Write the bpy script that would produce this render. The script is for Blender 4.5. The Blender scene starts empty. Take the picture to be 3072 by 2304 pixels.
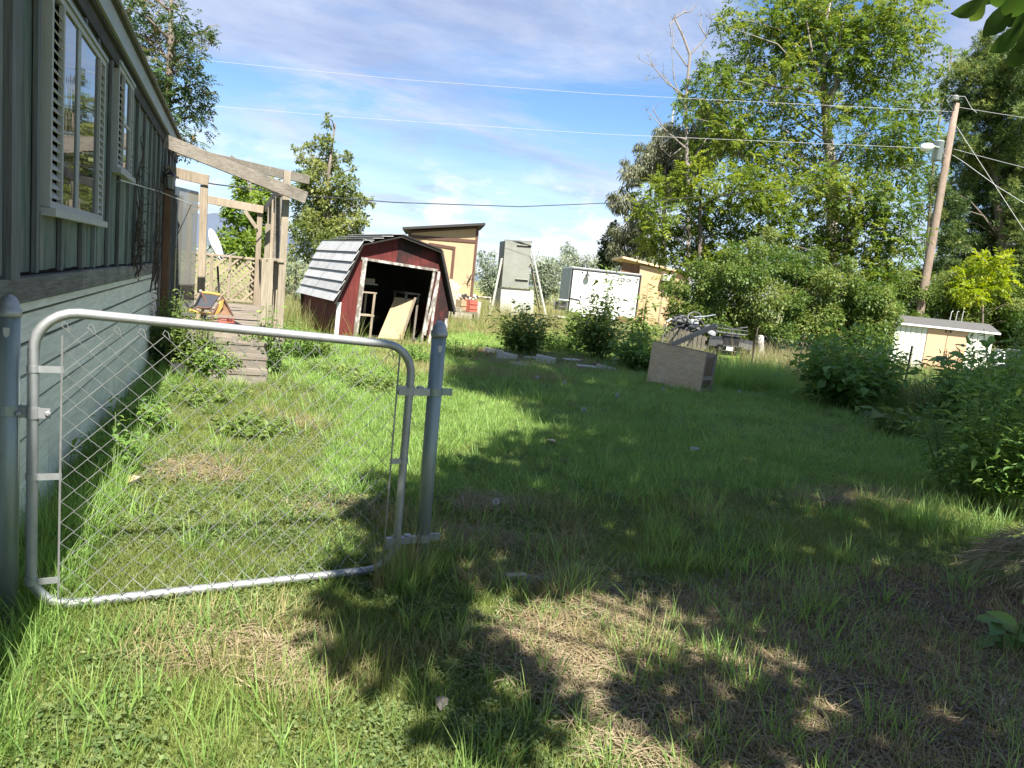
import bpy, math, random
import numpy as np
from mathutils import Vector, Matrix, Quaternion

random.seed(7)
R = math.radians
scene = bpy.context.scene
col = scene.collection

# ------------------------------------------------------------------ camera
W0, H0 = 3072.0, 2304.0          # the photograph's own pixel grid (used only for surveying positions)
F = 2130.0
EYE = 1.55
ROLL = R(6.0)
VPX, VPY = 702.0, 766.0          # vanishing point of the house wall (+y)
CX, CY = W0 / 2, H0 / 2
_d = (VPX - CX) * math.sin(ROLL) - (VPY - CY) * math.cos(ROLL)
PITCH = math.atan2(_d, F)
_up = np.array([math.sin(ROLL) * math.cos(PITCH), math.cos(ROLL) * math.cos(PITCH), math.sin(PITCH)])
_y = np.array([VPX - CX, -(VPY - CY), -F]); _y /= np.linalg.norm(_y)
_y = _y - _up * (_y @ _up); _y /= np.linalg.norm(_y)
_x = np.cross(_y, _up)
CM = np.array([_x, _y, _up])     # world = CM @ camera
CAM = np.array([0, 0, EYE])

cd = bpy.data.cameras.new('camera')
cam = bpy.data.objects.new('camera', cd); col.objects.link(cam)
cd.sensor_width = 36.0
cd.lens = F / W0 * 36.0
cd.clip_start = 0.05; cd.clip_end = 30000
m4 = Matrix([list(CM[i]) + [CAM[i]] for i in range(3)] + [[0, 0, 0, 1]])
cam.matrix_world = m4
scene.camera = cam

# ------------------------------------------------------------------ sun and sky
SUN_EL = R(55.0)
SUN_H = np.array([0.07, 0.99]); SUN_H /= np.linalg.norm(SUN_H)   # horizontal travel of the light
COT = 1.0 / math.tan(SUN_EL)
sd = bpy.data.lights.new('sun', 'SUN'); sd.energy = 3.35; sd.angle = R(0.53); sd.color = (1.0, 0.95, 0.86)
so = bpy.data.objects.new('sun', sd); col.objects.link(so)
_t = Vector((SUN_H[0] * math.cos(SUN_EL), SUN_H[1] * math.cos(SUN_EL), -math.sin(SUN_EL)))
so.rotation_mode = 'QUATERNION'; so.rotation_quaternion = _t.to_track_quat('-Z', 'Y')
so.location = (0, -20, 40)

world = bpy.data.worlds.new('World'); scene.world = world; world.use_nodes = True
nt = world.node_tree; nt.nodes.clear(); N = nt.nodes; L = nt.links
out = N.new('ShaderNodeOutputWorld'); bg = N.new('ShaderNodeBackground'); bg.inputs[1].default_value = 0.077
sky = N.new('ShaderNodeTexSky'); sky.sky_type = 'NISHITA'; sky.sun_disc = False
sky.sun_elevation = SUN_EL; sky.sun_rotation = math.atan2(-SUN_H[0], -SUN_H[1]); sky.altitude = 1400
sky.air_density = 1.0; sky.dust_density = 0.15; sky.ozone_density = 1.6
geo = N.new('ShaderNodeTexCoord')
sep = N.new('ShaderNodeSeparateXYZ'); L.new(geo.outputs['Generated'], sep.inputs[0])
def wmath(op, a, b=None, clamp=False):
    n = N.new('ShaderNodeMath'); n.operation = op; n.use_clamp = clamp
    for i, v in enumerate((a, b)):
        if v is None: continue
        if isinstance(v, (int, float)): n.inputs[i].default_value = v
        else: L.new(v, n.inputs[i])
    return n.outputs[0]
zz = wmath('ADD', wmath('MAXIMUM', sep.outputs[2], 0.0), 0.10)
comb = N.new('ShaderNodeCombineXYZ')
L.new(wmath('DIVIDE', sep.outputs[0], zz), comb.inputs[0]); L.new(wmath('DIVIDE', sep.outputs[1], zz), comb.inputs[1])
def wnoise(vec, scale, detail, rough, rot=0, sc=(1, 1, 1), loc=(0, 0, 0), dist=0.0):
    mp = N.new('ShaderNodeMapping'); mp.inputs['Rotation'].default_value = (0, 0, rot); mp.inputs['Scale'].default_value = sc
    mp.inputs['Location'].default_value = loc
    L.new(vec, mp.inputs[0]); n = N.new('ShaderNodeTexNoise'); n.inputs['Scale'].default_value = scale
    n.inputs['Detail'].default_value = detail; n.inputs['Roughness'].default_value = rough
    n.inputs['Distortion'].default_value = dist
    L.new(mp.outputs[0], n.inputs['Vector']); return n.outputs[0]
def wramp(fac, stops):
    r = N.new('ShaderNodeValToRGB'); L.new(fac, r.inputs[0]); e = r.color_ramp.elements
    e[0].position, e[0].color = stops[0][0], (*stops[0][1], 1); e[1].position, e[1].color = stops[1][0], (*stops[1][1], 1)
    for p, c in stops[2:]:
        q = e.new(p); q.color = (*c, 1)
    return r.outputs[0]
# thin high cloud sheet
n1 = wnoise(comb.outputs[0], 0.75, 10, 0.66, R(24), (0.8, 1.35, 1), (3.1, 1.2, 0), 0.6)
cov = wramp(n1, [(0.41, (0, 0, 0)), (0.60, (1, 1, 1))])
n2 = wnoise(comb.outputs[0], 1.7, 7, 0.6, R(20), (0.8, 1.3, 1), (0.4, 7, 0))
tone = wramp(n2, [(0.34, (1.55, 1.75, 2.5)), (0.62, (2.65, 2.8, 3.35))])
mix1 = N.new('ShaderNodeMixRGB'); bwc = N.new('ShaderNodeRGBToBW'); L.new(cov, bwc.inputs[0])
low = N.new('ShaderNodeMapRange'); low.inputs['From Min'].default_value = 0.22; low.inputs['From Max'].default_value = 0.02; low.inputs['To Max'].default_value = 0.75; L.new(sep.outputs[2], low.inputs[0])
L.new(wmath('MAXIMUM', wmath('MULTIPLY', bwc.outputs[0], 0.72), low.outputs[0]), mix1.inputs[0])
gam = N.new('ShaderNodeHueSaturation'); gam.inputs['Saturation'].default_value = 1.16; gam.inputs['Value'].default_value = 0.66
L.new(sky.outputs[0], gam.inputs['Color'])
L.new(gam.outputs[0], mix1.inputs[1]); L.new(tone, mix1.inputs[2])
# low heaped clouds near the horizon
n3 = wnoise(geo.outputs['Generated'], 9.0, 8, 0.58, 0, (1, 1, 2.3), (0.2, 0.5, 0.1))
n3b = wramp(n3, [(0.50, (0, 0, 0)), (0.58, (1, 1, 1))])
band = wramp(sep.outputs[2], [(0.0, (0, 0, 0)), (0.03, (1, 1, 1)), (0.10, (0.9, 0.9, 0.9)), (0.17, (0, 0, 0))])
bw = N.new('ShaderNodeRGBToBW'); L.new(band, bw.inputs[0]); bw2 = N.new('ShaderNodeRGBToBW'); L.new(n3b, bw2.inputs[0])
mix2 = N.new('ShaderNodeMixRGB'); L.new(wmath('MULTIPLY', wmath('MULTIPLY', bw.outputs[0], bw2.outputs[0]), 0.85), mix2.inputs[0])
L.new(mix1.outputs[0], mix2.inputs[1]); mix2.inputs[2].default_value = (3.6, 3.65, 3.85, 1)
L.new(mix2.outputs[0], bg.inputs[0]); L.new(bg.outputs[0], out.inputs[0])

vs = scene.view_settings
vs.view_transform = 'Standard'; vs.look = 'None'; vs.exposure = 2.05; vs.gamma = 1.0; vs.use_curve_mapping = False
scene.cycles.max_bounces = 5; scene.cycles.diffuse_bounces = 3; scene.cycles.glossy_bounces = 2; scene.cycles.transmission_bounces = 3; scene.cycles.transparent_max_bounces = 8
world.cycles.sampling_method = 'MANUAL'; world.cycles.sample_map_resolution = 512
scene.cycles.use_denoising = True; scene.cycles.denoising_prefilter = 'NONE'; scene.cycles.sample_clamp_indirect = 4.0

# ------------------------------------------------------------------ surveying helpers
def ray(px, py): return CM @ np.array([px - CX, -(py - CY), -F])
def gz(px, py, z=0.0):
    d = ray(px, py); return CAM + d * ((z - EYE) / d[2])
def gy(px, py, Y):
    d = ray(px, py); return CAM + d * (Y / d[1])
def gx(px, py, X):
    d = ray(px, py); return CAM + d * (X / d[0])
def pd(px, py, depth): return CAM + ray(px, py) / F * depth
def project(P):
    c = (np.asarray(P) - CAM) @ CM
    return CX + F * c[..., 0] / -c[..., 2], CY - F * c[..., 1] / -c[..., 2], -c[..., 2]

# ------------------------------------------------------------------ mesh helpers
class MB:
    def __init__(s): s.v = []; s.f = []
    def add(s, vs, fs):
        o = len(s.v); s.v += [tuple(map(float, p)) for p in vs]; s.f += [tuple(i + o for i in f) for f in fs]; return s
    def box(s, lo, hi):
        (a, b, c), (d, e, f) = lo, hi
        return s.add([(a,b,c),(d,b,c),(d,e,c),(a,e,c),(a,b,f),(d,b,f),(d,e,f),(a,e,f)],
                     [(3,2,1,0),(4,5,6,7),(0,1,5,4),(1,2,6,5),(2,3,7,6),(3,0,4,7)])
    def bar(s, p0, p1, w, h, up=(0, 0, 1)):
        p0, p1 = np.array(p0, float), np.array(p1, float); d = p1 - p0; d /= np.linalg.norm(d)
        u = np.array(up, float)
        if abs(d @ u) > .98: u = np.array([1.0, 0, 0])
        a = np.cross(d, u); a /= np.linalg.norm(a); b = np.cross(a, d)
        vs = [p + a * sx * w / 2 + b * sy * h / 2 for p in (p0, p1) for sx, sy in ((-1,-1),(1,-1),(1,1),(-1,1))]
        return s.add(vs, [(0,1,2,3),(7,6,5,4),(0,4,5,1),(1,5,6,2),(2,6,7,3),(3,7,4,0)])
    def tube(s, pts, r, n=8, cap=True):
        P = [np.array(p, float) for p in pts]; k = len(P); rs = r if hasattr(r, '__len__') else [r] * k
        o = len(s.v); prev = None
        for i in range(k):
            d = P[min(i + 1, k - 1)] - P[max(i - 1, 0)]; d = d / (np.linalg.norm(d) + 1e-12)
            if prev is None:
                u = np.array([0, 0, 1.0]) if abs(d[2]) < .9 else np.array([1.0, 0, 0]); a = np.cross(d, u)
            else: a = prev - d * (prev @ d)
            a = a / (np.linalg.norm(a) + 1e-12); prev = a; b = np.cross(d, a)
            for j in range(n):
                t = 2 * math.pi * j / n; s.v.append(tuple(P[i] + (a * math.cos(t) + b * math.sin(t)) * rs[i]))
        for i in range(k - 1):
            for j in range(n):
                j2 = (j + 1) % n; s.f.append((o+i*n+j, o+i*n+j2, o+(i+1)*n+j2, o+(i+1)*n+j))
        if cap:
            s.f.append(tuple(o + j for j in range(n))[::-1]); s.f.append(tuple(o + (k-1)*n + j for j in range(n)))
        return s
    def lathe(s, c, prof, n=20, axis=(0, 0, 1)):
        ax = Vector(axis).normalized(); q = Vector((0, 0, 1)).rotation_difference(ax); o = len(s.v); c = Vector(c)
        for r, z in prof:
            for j in range(n):
                t = 2 * math.pi * j / n; s.v.append(tuple(c + q @ Vector((r * math.cos(t), r * math.sin(t), z))))
        k = len(prof)
        for i in range(k - 1):
            for j in range(n):
                j2 = (j + 1) % n; s.f.append((o+i*n+j, o+i*n+j2, o+(i+1)*n+j2, o+(i+1)*n+j))
        s.f.append(tuple(o + j for j in range(n))[::-1]); s.f.append(tuple(o + (k-1)*n + j for j in range(n)))
        return s
    def prism(s, poly, ext):
        n = len(poly); e = np.array(ext, float); P = [np.array(p, float) for p in poly]
        return s.add(P + [p + e for p in P], [tuple(range(n))[::-1], tuple(range(n, 2*n))] +
                     [(i, (i+1) % n, n + (i+1) % n, n + i) for i in range(n)])
    def quadslab(s, a, b, c, d, t):
        a, b, c, d = [np.array(p, float) for p in (a, b, c, d)]
        nrm = np.cross(b - a, d - a); nrm /= np.linalg.norm(nrm)
        return s.prism([a, b, c, d], -nrm * t)
    def build(s, name, mat, parent=None, smooth=False, bevel=0.0):
        me = bpy.data.meshes.new(name); me.from_pydata(s.v, [], s.f); me.update()
        if smooth:
            me.polygons.foreach_set('use_smooth', [True] * len(me.polygons))
        o = link(name, me, mat, parent)
        if bevel:
            md = o.modifiers.new('bevel', 'BEVEL'); md.width = bevel; md.segments = 2; md.limit_method = 'ANGLE'
        return o

def link(name, me, mat=None, parent=None):
    o = bpy.data.objects.new(name, me); col.objects.link(o)
    if mat is not None and me is not None and len(me.materials) == 0: me.materials.append(MATS[mat] if isinstance(mat, str) else mat)
    if parent is not None: attach(o, parent)
    return o
def attach(o, parent):
    o.parent = parent
    m = Matrix.Translation(-Vector(parent.location))
    if parent.parent is not None: m = Matrix.Identity(4)
    if parent.type != 'EMPTY': m = Matrix.Identity(4)
    o.matrix_parent_inverse = m
def thing(name, label, cat, loc, group=None):
    e = bpy.data.objects.new(name, None); e.empty_display_size = .2; e.location = tuple(map(float, loc)); col.objects.link(e)
    e['label'] = label; e['category'] = cat
    if group: e['group'] = group
    return e
def tag(o, label, cat, group=None):
    o['label'] = label; o['category'] = cat
    if group: o['group'] = group
    return o
def fastmesh(name, verts, faces, tint=None, k=4):
    """verts (n,3), faces (m,k) -> mesh; tint is one value per face"""
    me = bpy.data.meshes.new(name); n, m = len(verts), len(faces)
    me.vertices.add(n); me.vertices.foreach_set('co', np.asarray(verts, np.float32).ravel())
    me.loops.add(m * k); me.loops.foreach_set('vertex_index', np.asarray(faces, np.int32).ravel())
    me.polygons.add(m); me.polygons.foreach_set('loop_start', np.arange(0, m * k, k, dtype=np.int32))
    me.update(calc_edges=True)
    if tint is not None:
        a = me.attributes.new('tint', 'FLOAT', 'FACE'); a.data.foreach_set('value', np.asarray(tint, np.float32))
    return me

# ------------------------------------------------------------------ materials
MATS = {}
def nodes_of(name):
    m = bpy.data.materials.new(name); m.use_nodes = True; t = m.node_tree; t.nodes.clear(); MATS[name] = m
    o = t.nodes.new('ShaderNodeOutputMaterial'); return m, t, o
def ramp(t, fac, stops):
    r = t.nodes.new('ShaderNodeValToRGB'); t.links.new(fac, r.inputs[0]); e = r.color_ramp.elements
    e[0].position, e[0].color = stops[0][0], (*stops[0][1], 1); e[1].position, e[1].color = stops[1][0], (*stops[1][1], 1)
    for p, c in stops[2:]: e.new(p).color = (*c, 1)
    return r.outputs[0]
def mat(name, stops, scale=4.0, stretch=(1, 1, 1), rough=.8, bump=.25, rnd=.2, grain=None, gamt=.35, metal=0.0, spec=.3, detail=7, wet=None):
    m, t, o = nodes_of(name); n, l = t.nodes, t.links
    b = n.new('ShaderNodeBsdfPrincipled'); l.new(b.outputs[0], o.inputs[0])
    tc = n.new('ShaderNodeTexCoord'); mp = n.new('ShaderNodeMapping'); mp.inputs['Scale'].default_value = stretch
    oi = n.new('ShaderNodeObjectInfo')
    sc_ = n.new('ShaderNodeVectorMath'); sc_.operation = 'SCALE'; sc_.inputs['Scale'].default_value = 1.0
    cb = n.new('ShaderNodeCombineXYZ'); mul = n.new('ShaderNodeMath'); mul.operation = 'MULTIPLY'; mul.inputs[1].default_value = 37.0
    l.new(oi.outputs['Random'], mul.inputs[0]); l.new(mul.outputs[0], cb.inputs[0]); l.new(mul.outputs[0], cb.inputs[1])
    ad = n.new('ShaderNodeVectorMath'); ad.operation = 'ADD'; l.new(tc.outputs['Object'], ad.inputs[0]); l.new(cb.outputs[0], ad.inputs[1])
    l.new((ad if rnd else tc).outputs[0 if rnd else 'Object'], mp.inputs[0])
    nz = n.new('ShaderNodeTexNoise'); nz.inputs['Scale'].default_value = scale; nz.inputs['Detail'].default_value = detail
    nz.inputs['Roughness'].default_value = .62; l.new(mp.outputs[0], nz.inputs['Vector'])
    c = ramp(t, nz.outputs[0], stops); hgt = nz.outputs[0]
    if grain:
        mp2 = n.new('ShaderNodeMapping'); mp2.inputs['Scale'].default_value = grain
        l.new((ad if rnd else tc).outputs[0 if rnd else 'Object'], mp2.inputs[0])
        g = n.new('ShaderNodeTexNoise'); g.inputs['Scale'].default_value = 1.0; g.inputs['Detail'].default_value = 8; g.inputs['Roughness'].default_value = .7
        l.new(mp2.outputs[0], g.inputs['Vector'])
        gr = ramp(t, g.outputs[0], [(.3, (1 - gamt,) * 3), (.7, (1 + gamt * .4,) * 3)])
        mx = n.new('ShaderNodeMixRGB'); mx.blend_type = 'MULTIPLY'; mx.inputs[0].default_value = 1
        l.new(c, mx.inputs[1]); l.new(gr, mx.inputs[2]); c = mx.outputs[0]; hgt = g.outputs[0]
    if rnd:
        h = n.new('ShaderNodeHueSaturation'); mr = n.new('ShaderNodeMapRange')
        mr.inputs['To Min'].default_value = 1 - rnd; mr.inputs['To Max'].default_value = 1 + rnd
        l.new(oi.outputs['Random'], mr.inputs[0]); l.new(mr.outputs[0], h.inputs['Value']); l.new(c, h.inputs['Color']); c = h.outputs[0]
    l.new(c, b.inputs['Base Color']); b.inputs['Roughness'].default_value = rough; b.inputs['Metallic'].default_value = metal
    b.inputs['Specular IOR Level'].default_value = spec
    if bump:
        bp = n.new('ShaderNodeBump'); bp.inputs['Strength'].default_value = bump; bp.inputs['Distance'].default_value = .02
        l.new(hgt, bp.inputs['Height']); l.new(bp.outputs[0], b.inputs['Normal'])
    return m
def leafmat(name, dark, mid, light, trans=.4, rough=.5, inst=0.0, patch=None):
    m, t, o = nodes_of(name); n, l = t.nodes, t.links
    at = n.new('ShaderNodeAttribute'); at.attribute_name = 'tint'; fac = at.outputs['Fac']
    if inst:
        oi = n.new('ShaderNodeObjectInfo'); a = n.new('ShaderNodeMath'); a.operation = 'MULTIPLY_ADD'
        l.new(oi.outputs['Random'], a.inputs[0]); a.inputs[1].default_value = inst; s2 = n.new('ShaderNodeMath'); s2.operation = 'MULTIPLY'
        l.new(fac, s2.inputs[0]); s2.inputs[1].default_value = 1 - inst; l.new(s2.outputs[0], a.inputs[2]); fac = a.outputs[0]
    c = ramp(t, fac, [(0.0, dark), (1.0, light), (0.5, mid)])
    if patch:
        g = n.new('ShaderNodeNewGeometry'); nz = n.new('ShaderNodeTexNoise'); nz.inputs['Scale'].default_value = patch[1]; nz.inputs['Detail'].default_value = 4
        l.new(g.outputs['Position'], nz.inputs['Vector']); f = ramp(t, nz.outputs[0], [(.54, (0,)*3), (.76, (.8,)*3)])
        mx = n.new('ShaderNodeMixRGB'); l.new(f, mx.inputs[0]); l.new(c, mx.inputs[1]); mx.inputs[2].default_value = (*patch[0], 1); c = mx.outputs[0]
    b = n.new('ShaderNodeBsdfPrincipled'); b.inputs['Roughness'].default_value = rough; b.inputs['Specular IOR Level'].default_value = .35
    tr = n.new('ShaderNodeBsdfTranslucent'); ms = n.new('ShaderNodeMixShader'); ms.inputs[0].default_value = trans
    hs = n.new('ShaderNodeHueSaturation'); hs.inputs['Hue'].default_value = .48; hs.inputs['Saturation'].default_value = 1.1; hs.inputs['Value'].default_value = 1.5
    l.new(c, hs.inputs['Color']); l.new(hs.outputs[0], tr.inputs[0]); l.new(c, b.inputs['Base Color'])
    l.new(b.outputs[0], ms.inputs[1]); l.new(tr.outputs[0], ms.inputs[2]); l.new(ms.outputs[0], o.inputs[0])
    return m

# painted and bare timber
mat('teal_siding', [(.0, (.07,.075,.07)), (.40, (.27,.27,.235)), (.53, (.16,.215,.175)), (.75, (.185,.255,.205)), (1, (.29,.31,.27))],
    3.6, (1, 2.2, .5), .85, .45, .25, (60, 60, 2.5), .65)
mat('teal_batten', [(0, (.07,.075,.07)), (.5, (.18,.19,.18)), (1, (.15,.205,.185))], 4, (1, 1, .3), .8, .3, .25, (80, 80, 3), .5)
mat('grey_wood', [(0, (.10,.088,.072)), (.5, (.22,.195,.16)), (1, (.32,.29,.245))], 5, (1, 1, 1), .85, .35, .2, (8, 60, 60), .45)
mat('old_band', [(0, (.09,.083,.07)), (.5, (.23,.215,.19)), (1, (.36,.34,.30))], 6, (1, .5, 1), .9, .5, .2, (70, 4, 70), .55)
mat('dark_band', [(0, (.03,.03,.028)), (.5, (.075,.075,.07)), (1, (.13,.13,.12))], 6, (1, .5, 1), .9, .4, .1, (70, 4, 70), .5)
mat('post_wood', [(0, (.20,.165,.125)), (.5, (.34,.29,.22)), (1, (.44,.38,.30))], 5, (1, 1, .3), .85, .35, .18, (60, 60, 3), .4)
mat('tan_wood', [(0, (.19,.15,.105)), (.5, (.34,.28,.205)), (1, (.43,.365,.285))], 5, (1, 1, .4), .75, .25, .16, (60, 60, 4), .35)
mat('brown_wood', [(0, (.11,.06,.035)), (.5, (.2,.115,.065)), (1, (.26,.16,.10))], 5, (1, 1, .3), .8, .3, .15, (60, 60, 3), .4)
mat('deck_wood', [(0, (.10,.085,.066)), (.5, (.24,.205,.165)), (1, (.35,.31,.26))], 4, (.5, 2, 1), .85, .35, .2, (4, 60, 60), .4)
mat('plywood', [(0, (.27,.19,.10)), (.5, (.40,.30,.18)), (1, (.48,.38,.25))], 3, (1, 1, .4), .8, .2, .1, (30, 30, 3), .25)
mat('plywood_grey', [(0, (.25,.155,.09)), (.42, (.72,.50,.30)), (1, (.80,.62,.42))], 3.2, (1, 1.2, 1), .85, .2, .08, (8, 8, 25), .3)
mat('skirt_paint', [(0, (.42,.40,.33)), (.36, (.78,.77,.67)), (1, (.87,.86,.77))], 3.5, (1, .6, 1.2), .6, .1, .07, (10, 4, 40), .28)
mat('red_paint', [(0, (.045,.018,.017)), (.38, (.125,.024,.022)), (.62, (.19,.038,.031)), (.8, (.22,.075,.055)), (1, (.27,.15,.11))], 4, (1, 1, .35), .75, .3, .1, (55, 55, 3), .6)
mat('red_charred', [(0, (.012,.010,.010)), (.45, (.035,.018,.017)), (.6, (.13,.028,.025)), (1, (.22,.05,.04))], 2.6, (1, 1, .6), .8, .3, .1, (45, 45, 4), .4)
mat('white_worn', [(0, (.10,.08,.065)), (.46, (.22,.19,.16)), (.56, (.50,.48,.44)), (1, (.66,.65,.61))], 9, (1, 1, .5), .75, .3, .08)
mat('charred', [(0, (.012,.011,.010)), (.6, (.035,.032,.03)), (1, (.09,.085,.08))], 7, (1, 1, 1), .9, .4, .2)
mat('peach_wall', [(0, (.42,.28,.16)), (.5, (.52,.36,.215)), (1, (.58,.42,.26))], 1.6, (1, 1, .5), .75, .08, .06, (25, 25, 1.5), .12)
mat('brown_trim', [(0, (.075,.04,.03)), (1, (.14,.075,.055))], 6, (1, 1, 1), .7, .15, .1)
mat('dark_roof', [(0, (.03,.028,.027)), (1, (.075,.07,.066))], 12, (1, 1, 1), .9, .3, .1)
mat('shingle', [(0, (.05,.05,.05)), (1, (.14,.135,.13))], 12, (1, 1, 1), .9, .3, .15)
mat('dark_inside', [(0, (.012,.010,.009)), (1, (.03,.026,.023))], 3, (1, 1, 1), .95, 0, 0)
# metals
mat('galvanised', [(0, (.24,.25,.25)), (.5, (.36,.37,.375)), (1, (.46,.47,.475))], 22, (1, 1, .5), .55, .06, .06, metal=.72, spec=.5)
mat('galv_green', [(0, (.15,.20,.195)), (.45, (.26,.31,.30)), (1, (.38,.42,.41))], 9, (2, 2, .35), .5, .1, .05, metal=.55, spec=.5)
mat('wire_grey', [(0, (.17,.17,.165)), (1, (.36,.365,.355))], 30, (1, 1, 1), .5, 0, .1, metal=.5, spec=.5)
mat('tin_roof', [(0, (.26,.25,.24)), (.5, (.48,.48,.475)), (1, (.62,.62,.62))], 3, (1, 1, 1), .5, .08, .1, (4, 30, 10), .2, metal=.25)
mat('grey_tin', [(0, (.12,.125,.105)), (.5, (.19,.195,.17)), (1, (.25,.255,.225))], 2.2, (1, 1, 1), .6, .05, .06)
mat('pale_tin', [(0, (.26,.27,.23)), (.5, (.36,.37,.32)), (1, (.43,.44,.39))], 2.2, (1, 1, .6), .6, .05, .06)
mat('white_metal', [(0, (.70,.71,.71)), (1, (.82,.83,.83))], 3, (1, 1, .5), .4, .02, .03)
mat('cream_metal', [(0, (.62,.62,.53)), (.5, (.74,.745,.65)), (1, (.79,.79,.70))], 3, (1, 1, .4), .5, .04, .04)
mat('peach_metal', [(0, (.58,.36,.22)), (1, (.70,.46,.30))], 3, (1, 1, .4), .5, .04, .04)
mat('black_metal', [(0, (.012,.012,.013)), (1, (.04,.04,.042))], 10, (1, 1, 1), .45, .05, .1)
mat('black_plastic', [(0, (.012,.012,.014)), (1, (.035,.035,.038))], 14, (1, 1, 1), .5, .05, .1)
mat('grey_plastic', [(0, (.20,.21,.22)), (1, (.36,.37,.38))], 8, (1, 1, 1), .5, .05, .2)
mat('dark_grey_plastic', [(0, (.014,.015,.016)), (1, (.045,.046,.048))], 8, (1, 1, 1), .45, .05, .2)
mat('mid_grey', [(0, (.045,.047,.05)), (1, (.13,.132,.135))], 8, (1, 1, 1), .5, .05, .3)
mat('fascia_grey', [(0, (.22,.235,.225)), (.5, (.33,.35,.335)), (1, (.42,.44,.42))], 3, (1, .4, 1), .6, .1, .05)
mat('shutter', [(0, (.36,.355,.33)), (1, (.50,.495,.47))], 6, (1, 1, 1), .7, .1, .05)
mat('pole_wood', [(0, (.13,.09,.065)), (.5, (.25,.19,.145)), (1, (.34,.275,.22))], 3, (1, 1, .15), .9, .4, 0, (30, 30, 1.2), .45)
mat('wire_white', [(0, (.42,.42,.41)), (1, (.52,.52,.51))], 3, (1, 1, 1), .4, 0, 0)
mat('wire_black', [(0, (.03,.03,.03)), (1, (.06,.06,.06))], 3, (1, 1, 1), .5, 0, 0)
mat('steel_blue', [(0, (.27,.32,.36)), (1, (.38,.43,.47))], 4, (1, 1, 1), .5, .05, 0, metal=.3)
mat('concrete', [(0, (.30,.27,.22)), (.5, (.50,.465,.40)), (1, (.62,.58,.51))], 16, (1, 1, 1), .95, .4, .15)
mat('yellow_cloth', [(0, (.36,.22,.05)), (1, (.50,.33,.10))], 12, (1, 1, 1), .85, .15, 0)
mat('dark_cloth', [(0, (.03,.035,.045)), (1, (.065,.07,.085))], 12, (1, 1, 1), .9, .15, 0)
mat('red_metal', [(0, (.36,.06,.045)), (1, (.50,.12,.09))], 8, (1, 1, 1), .6, .1, .1)
mat('red_crate', [(0, (.42,.09,.06)), (1, (.52,.16,.12))], 5, (1, 1, 1), .6, .1, .1)
mat('rubber', [(0, (.012,.012,.012)), (1, (.04,.04,.04))], 12, (1, 1, 1), .85, .2, .2)
mat('bark', [(0, (.07,.055,.042)), (.5, (.16,.13,.105)), (1, (.26,.22,.185))], 6, (1, 1, .3), .95, .6, .1)
mat('bark_pale', [(0, (.18,.15,.125)), (.5, (.31,.27,.235)), (1, (.42,.38,.34))], 6, (1, 1, .3), .95, .6, .1)
mat('dead_wood', [(0, (.16,.14,.125)), (1, (.30,.27,.245))], 6, (1, 1, .3), .95, .3, .1)
mat('vine_dead', [(0, (.05,.04,.03)), (1, (.13,.105,.08))], 6, (1, 1, 1), .95, .3, .1)
mat('mesh_screen', [(0, (.13,.13,.125)), (1, (.22,.22,.21))], 2, (1, 1, 1), .9, .1, 0)
mat('mountain', [(0, (.075,.10,.145)), (1, (.105,.13,.175))], .0012, (1, 1, 1), 1, 0, 0)  # distance haze is mixed into the base colour as blue
mat('flower_puff', [(0, (.55,.54,.50)), (1, (.7,.69,.66))], 200, (1, 1, 1), .95, .3, 0)
mat('stem_green', [(0, (.09,.14,.04)), (1, (.16,.22,.07))], 10, (1, 1, 1), .7, 0, .1)
mat('litter_leaf', [(0, (.20,.17,.15)), (1, (.34,.30,.27))], 30, (1, 1, 1), .9, .2, .2)
m, t, o = nodes_of('window_glass')
b = t.nodes.new('ShaderNodeBsdfPrincipled'); b.inputs['Base Color'].default_value = (.02, .024, .026, 1); b.inputs['Roughness'].default_value = .025
b.inputs['IOR'].default_value = 1.9; nzz = t.nodes.new('ShaderNodeTexNoise'); nzz.inputs['Scale'].default_value = 2.2
bp = t.nodes.new('ShaderNodeBump'); bp.inputs['Strength'].default_value = .035; bp.inputs['Distance'].default_value = .02
t.links.new(nzz.outputs[0], bp.inputs['Height']); t.links.new(bp.outputs[0], b.inputs['Normal']); t.links.new(b.outputs[0], o.inputs[0])
m, t, o = nodes_of('clear_sheet')          # dusty sheet of clear plastic on the porch
b = t.nodes.new('ShaderNodeBsdfPrincipled'); b.inputs['Base Color'].default_value = (.14, .145, .135, 1); b.inputs['Roughness'].default_value = .4
tr = t.nodes.new('ShaderNodeBsdfTransparent'); ms = t.nodes.new('ShaderNodeMixShader')
nzz = t.nodes.new('ShaderNodeTexNoise'); nzz.inputs['Scale'].default_value = 3; nzz.inputs['Detail'].default_value = 6
rr = ramp(t, nzz.outputs[0], [(.3, (.45,)*3), (.7, (.8,)*3)])
t.links.new(rr, ms.inputs[0]); t.links.new(tr.outputs[0], ms.inputs[1]); t.links.new(b.outputs[0], ms.inputs[2]); t.links.new(ms.outputs[0], o.inputs[0])
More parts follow.
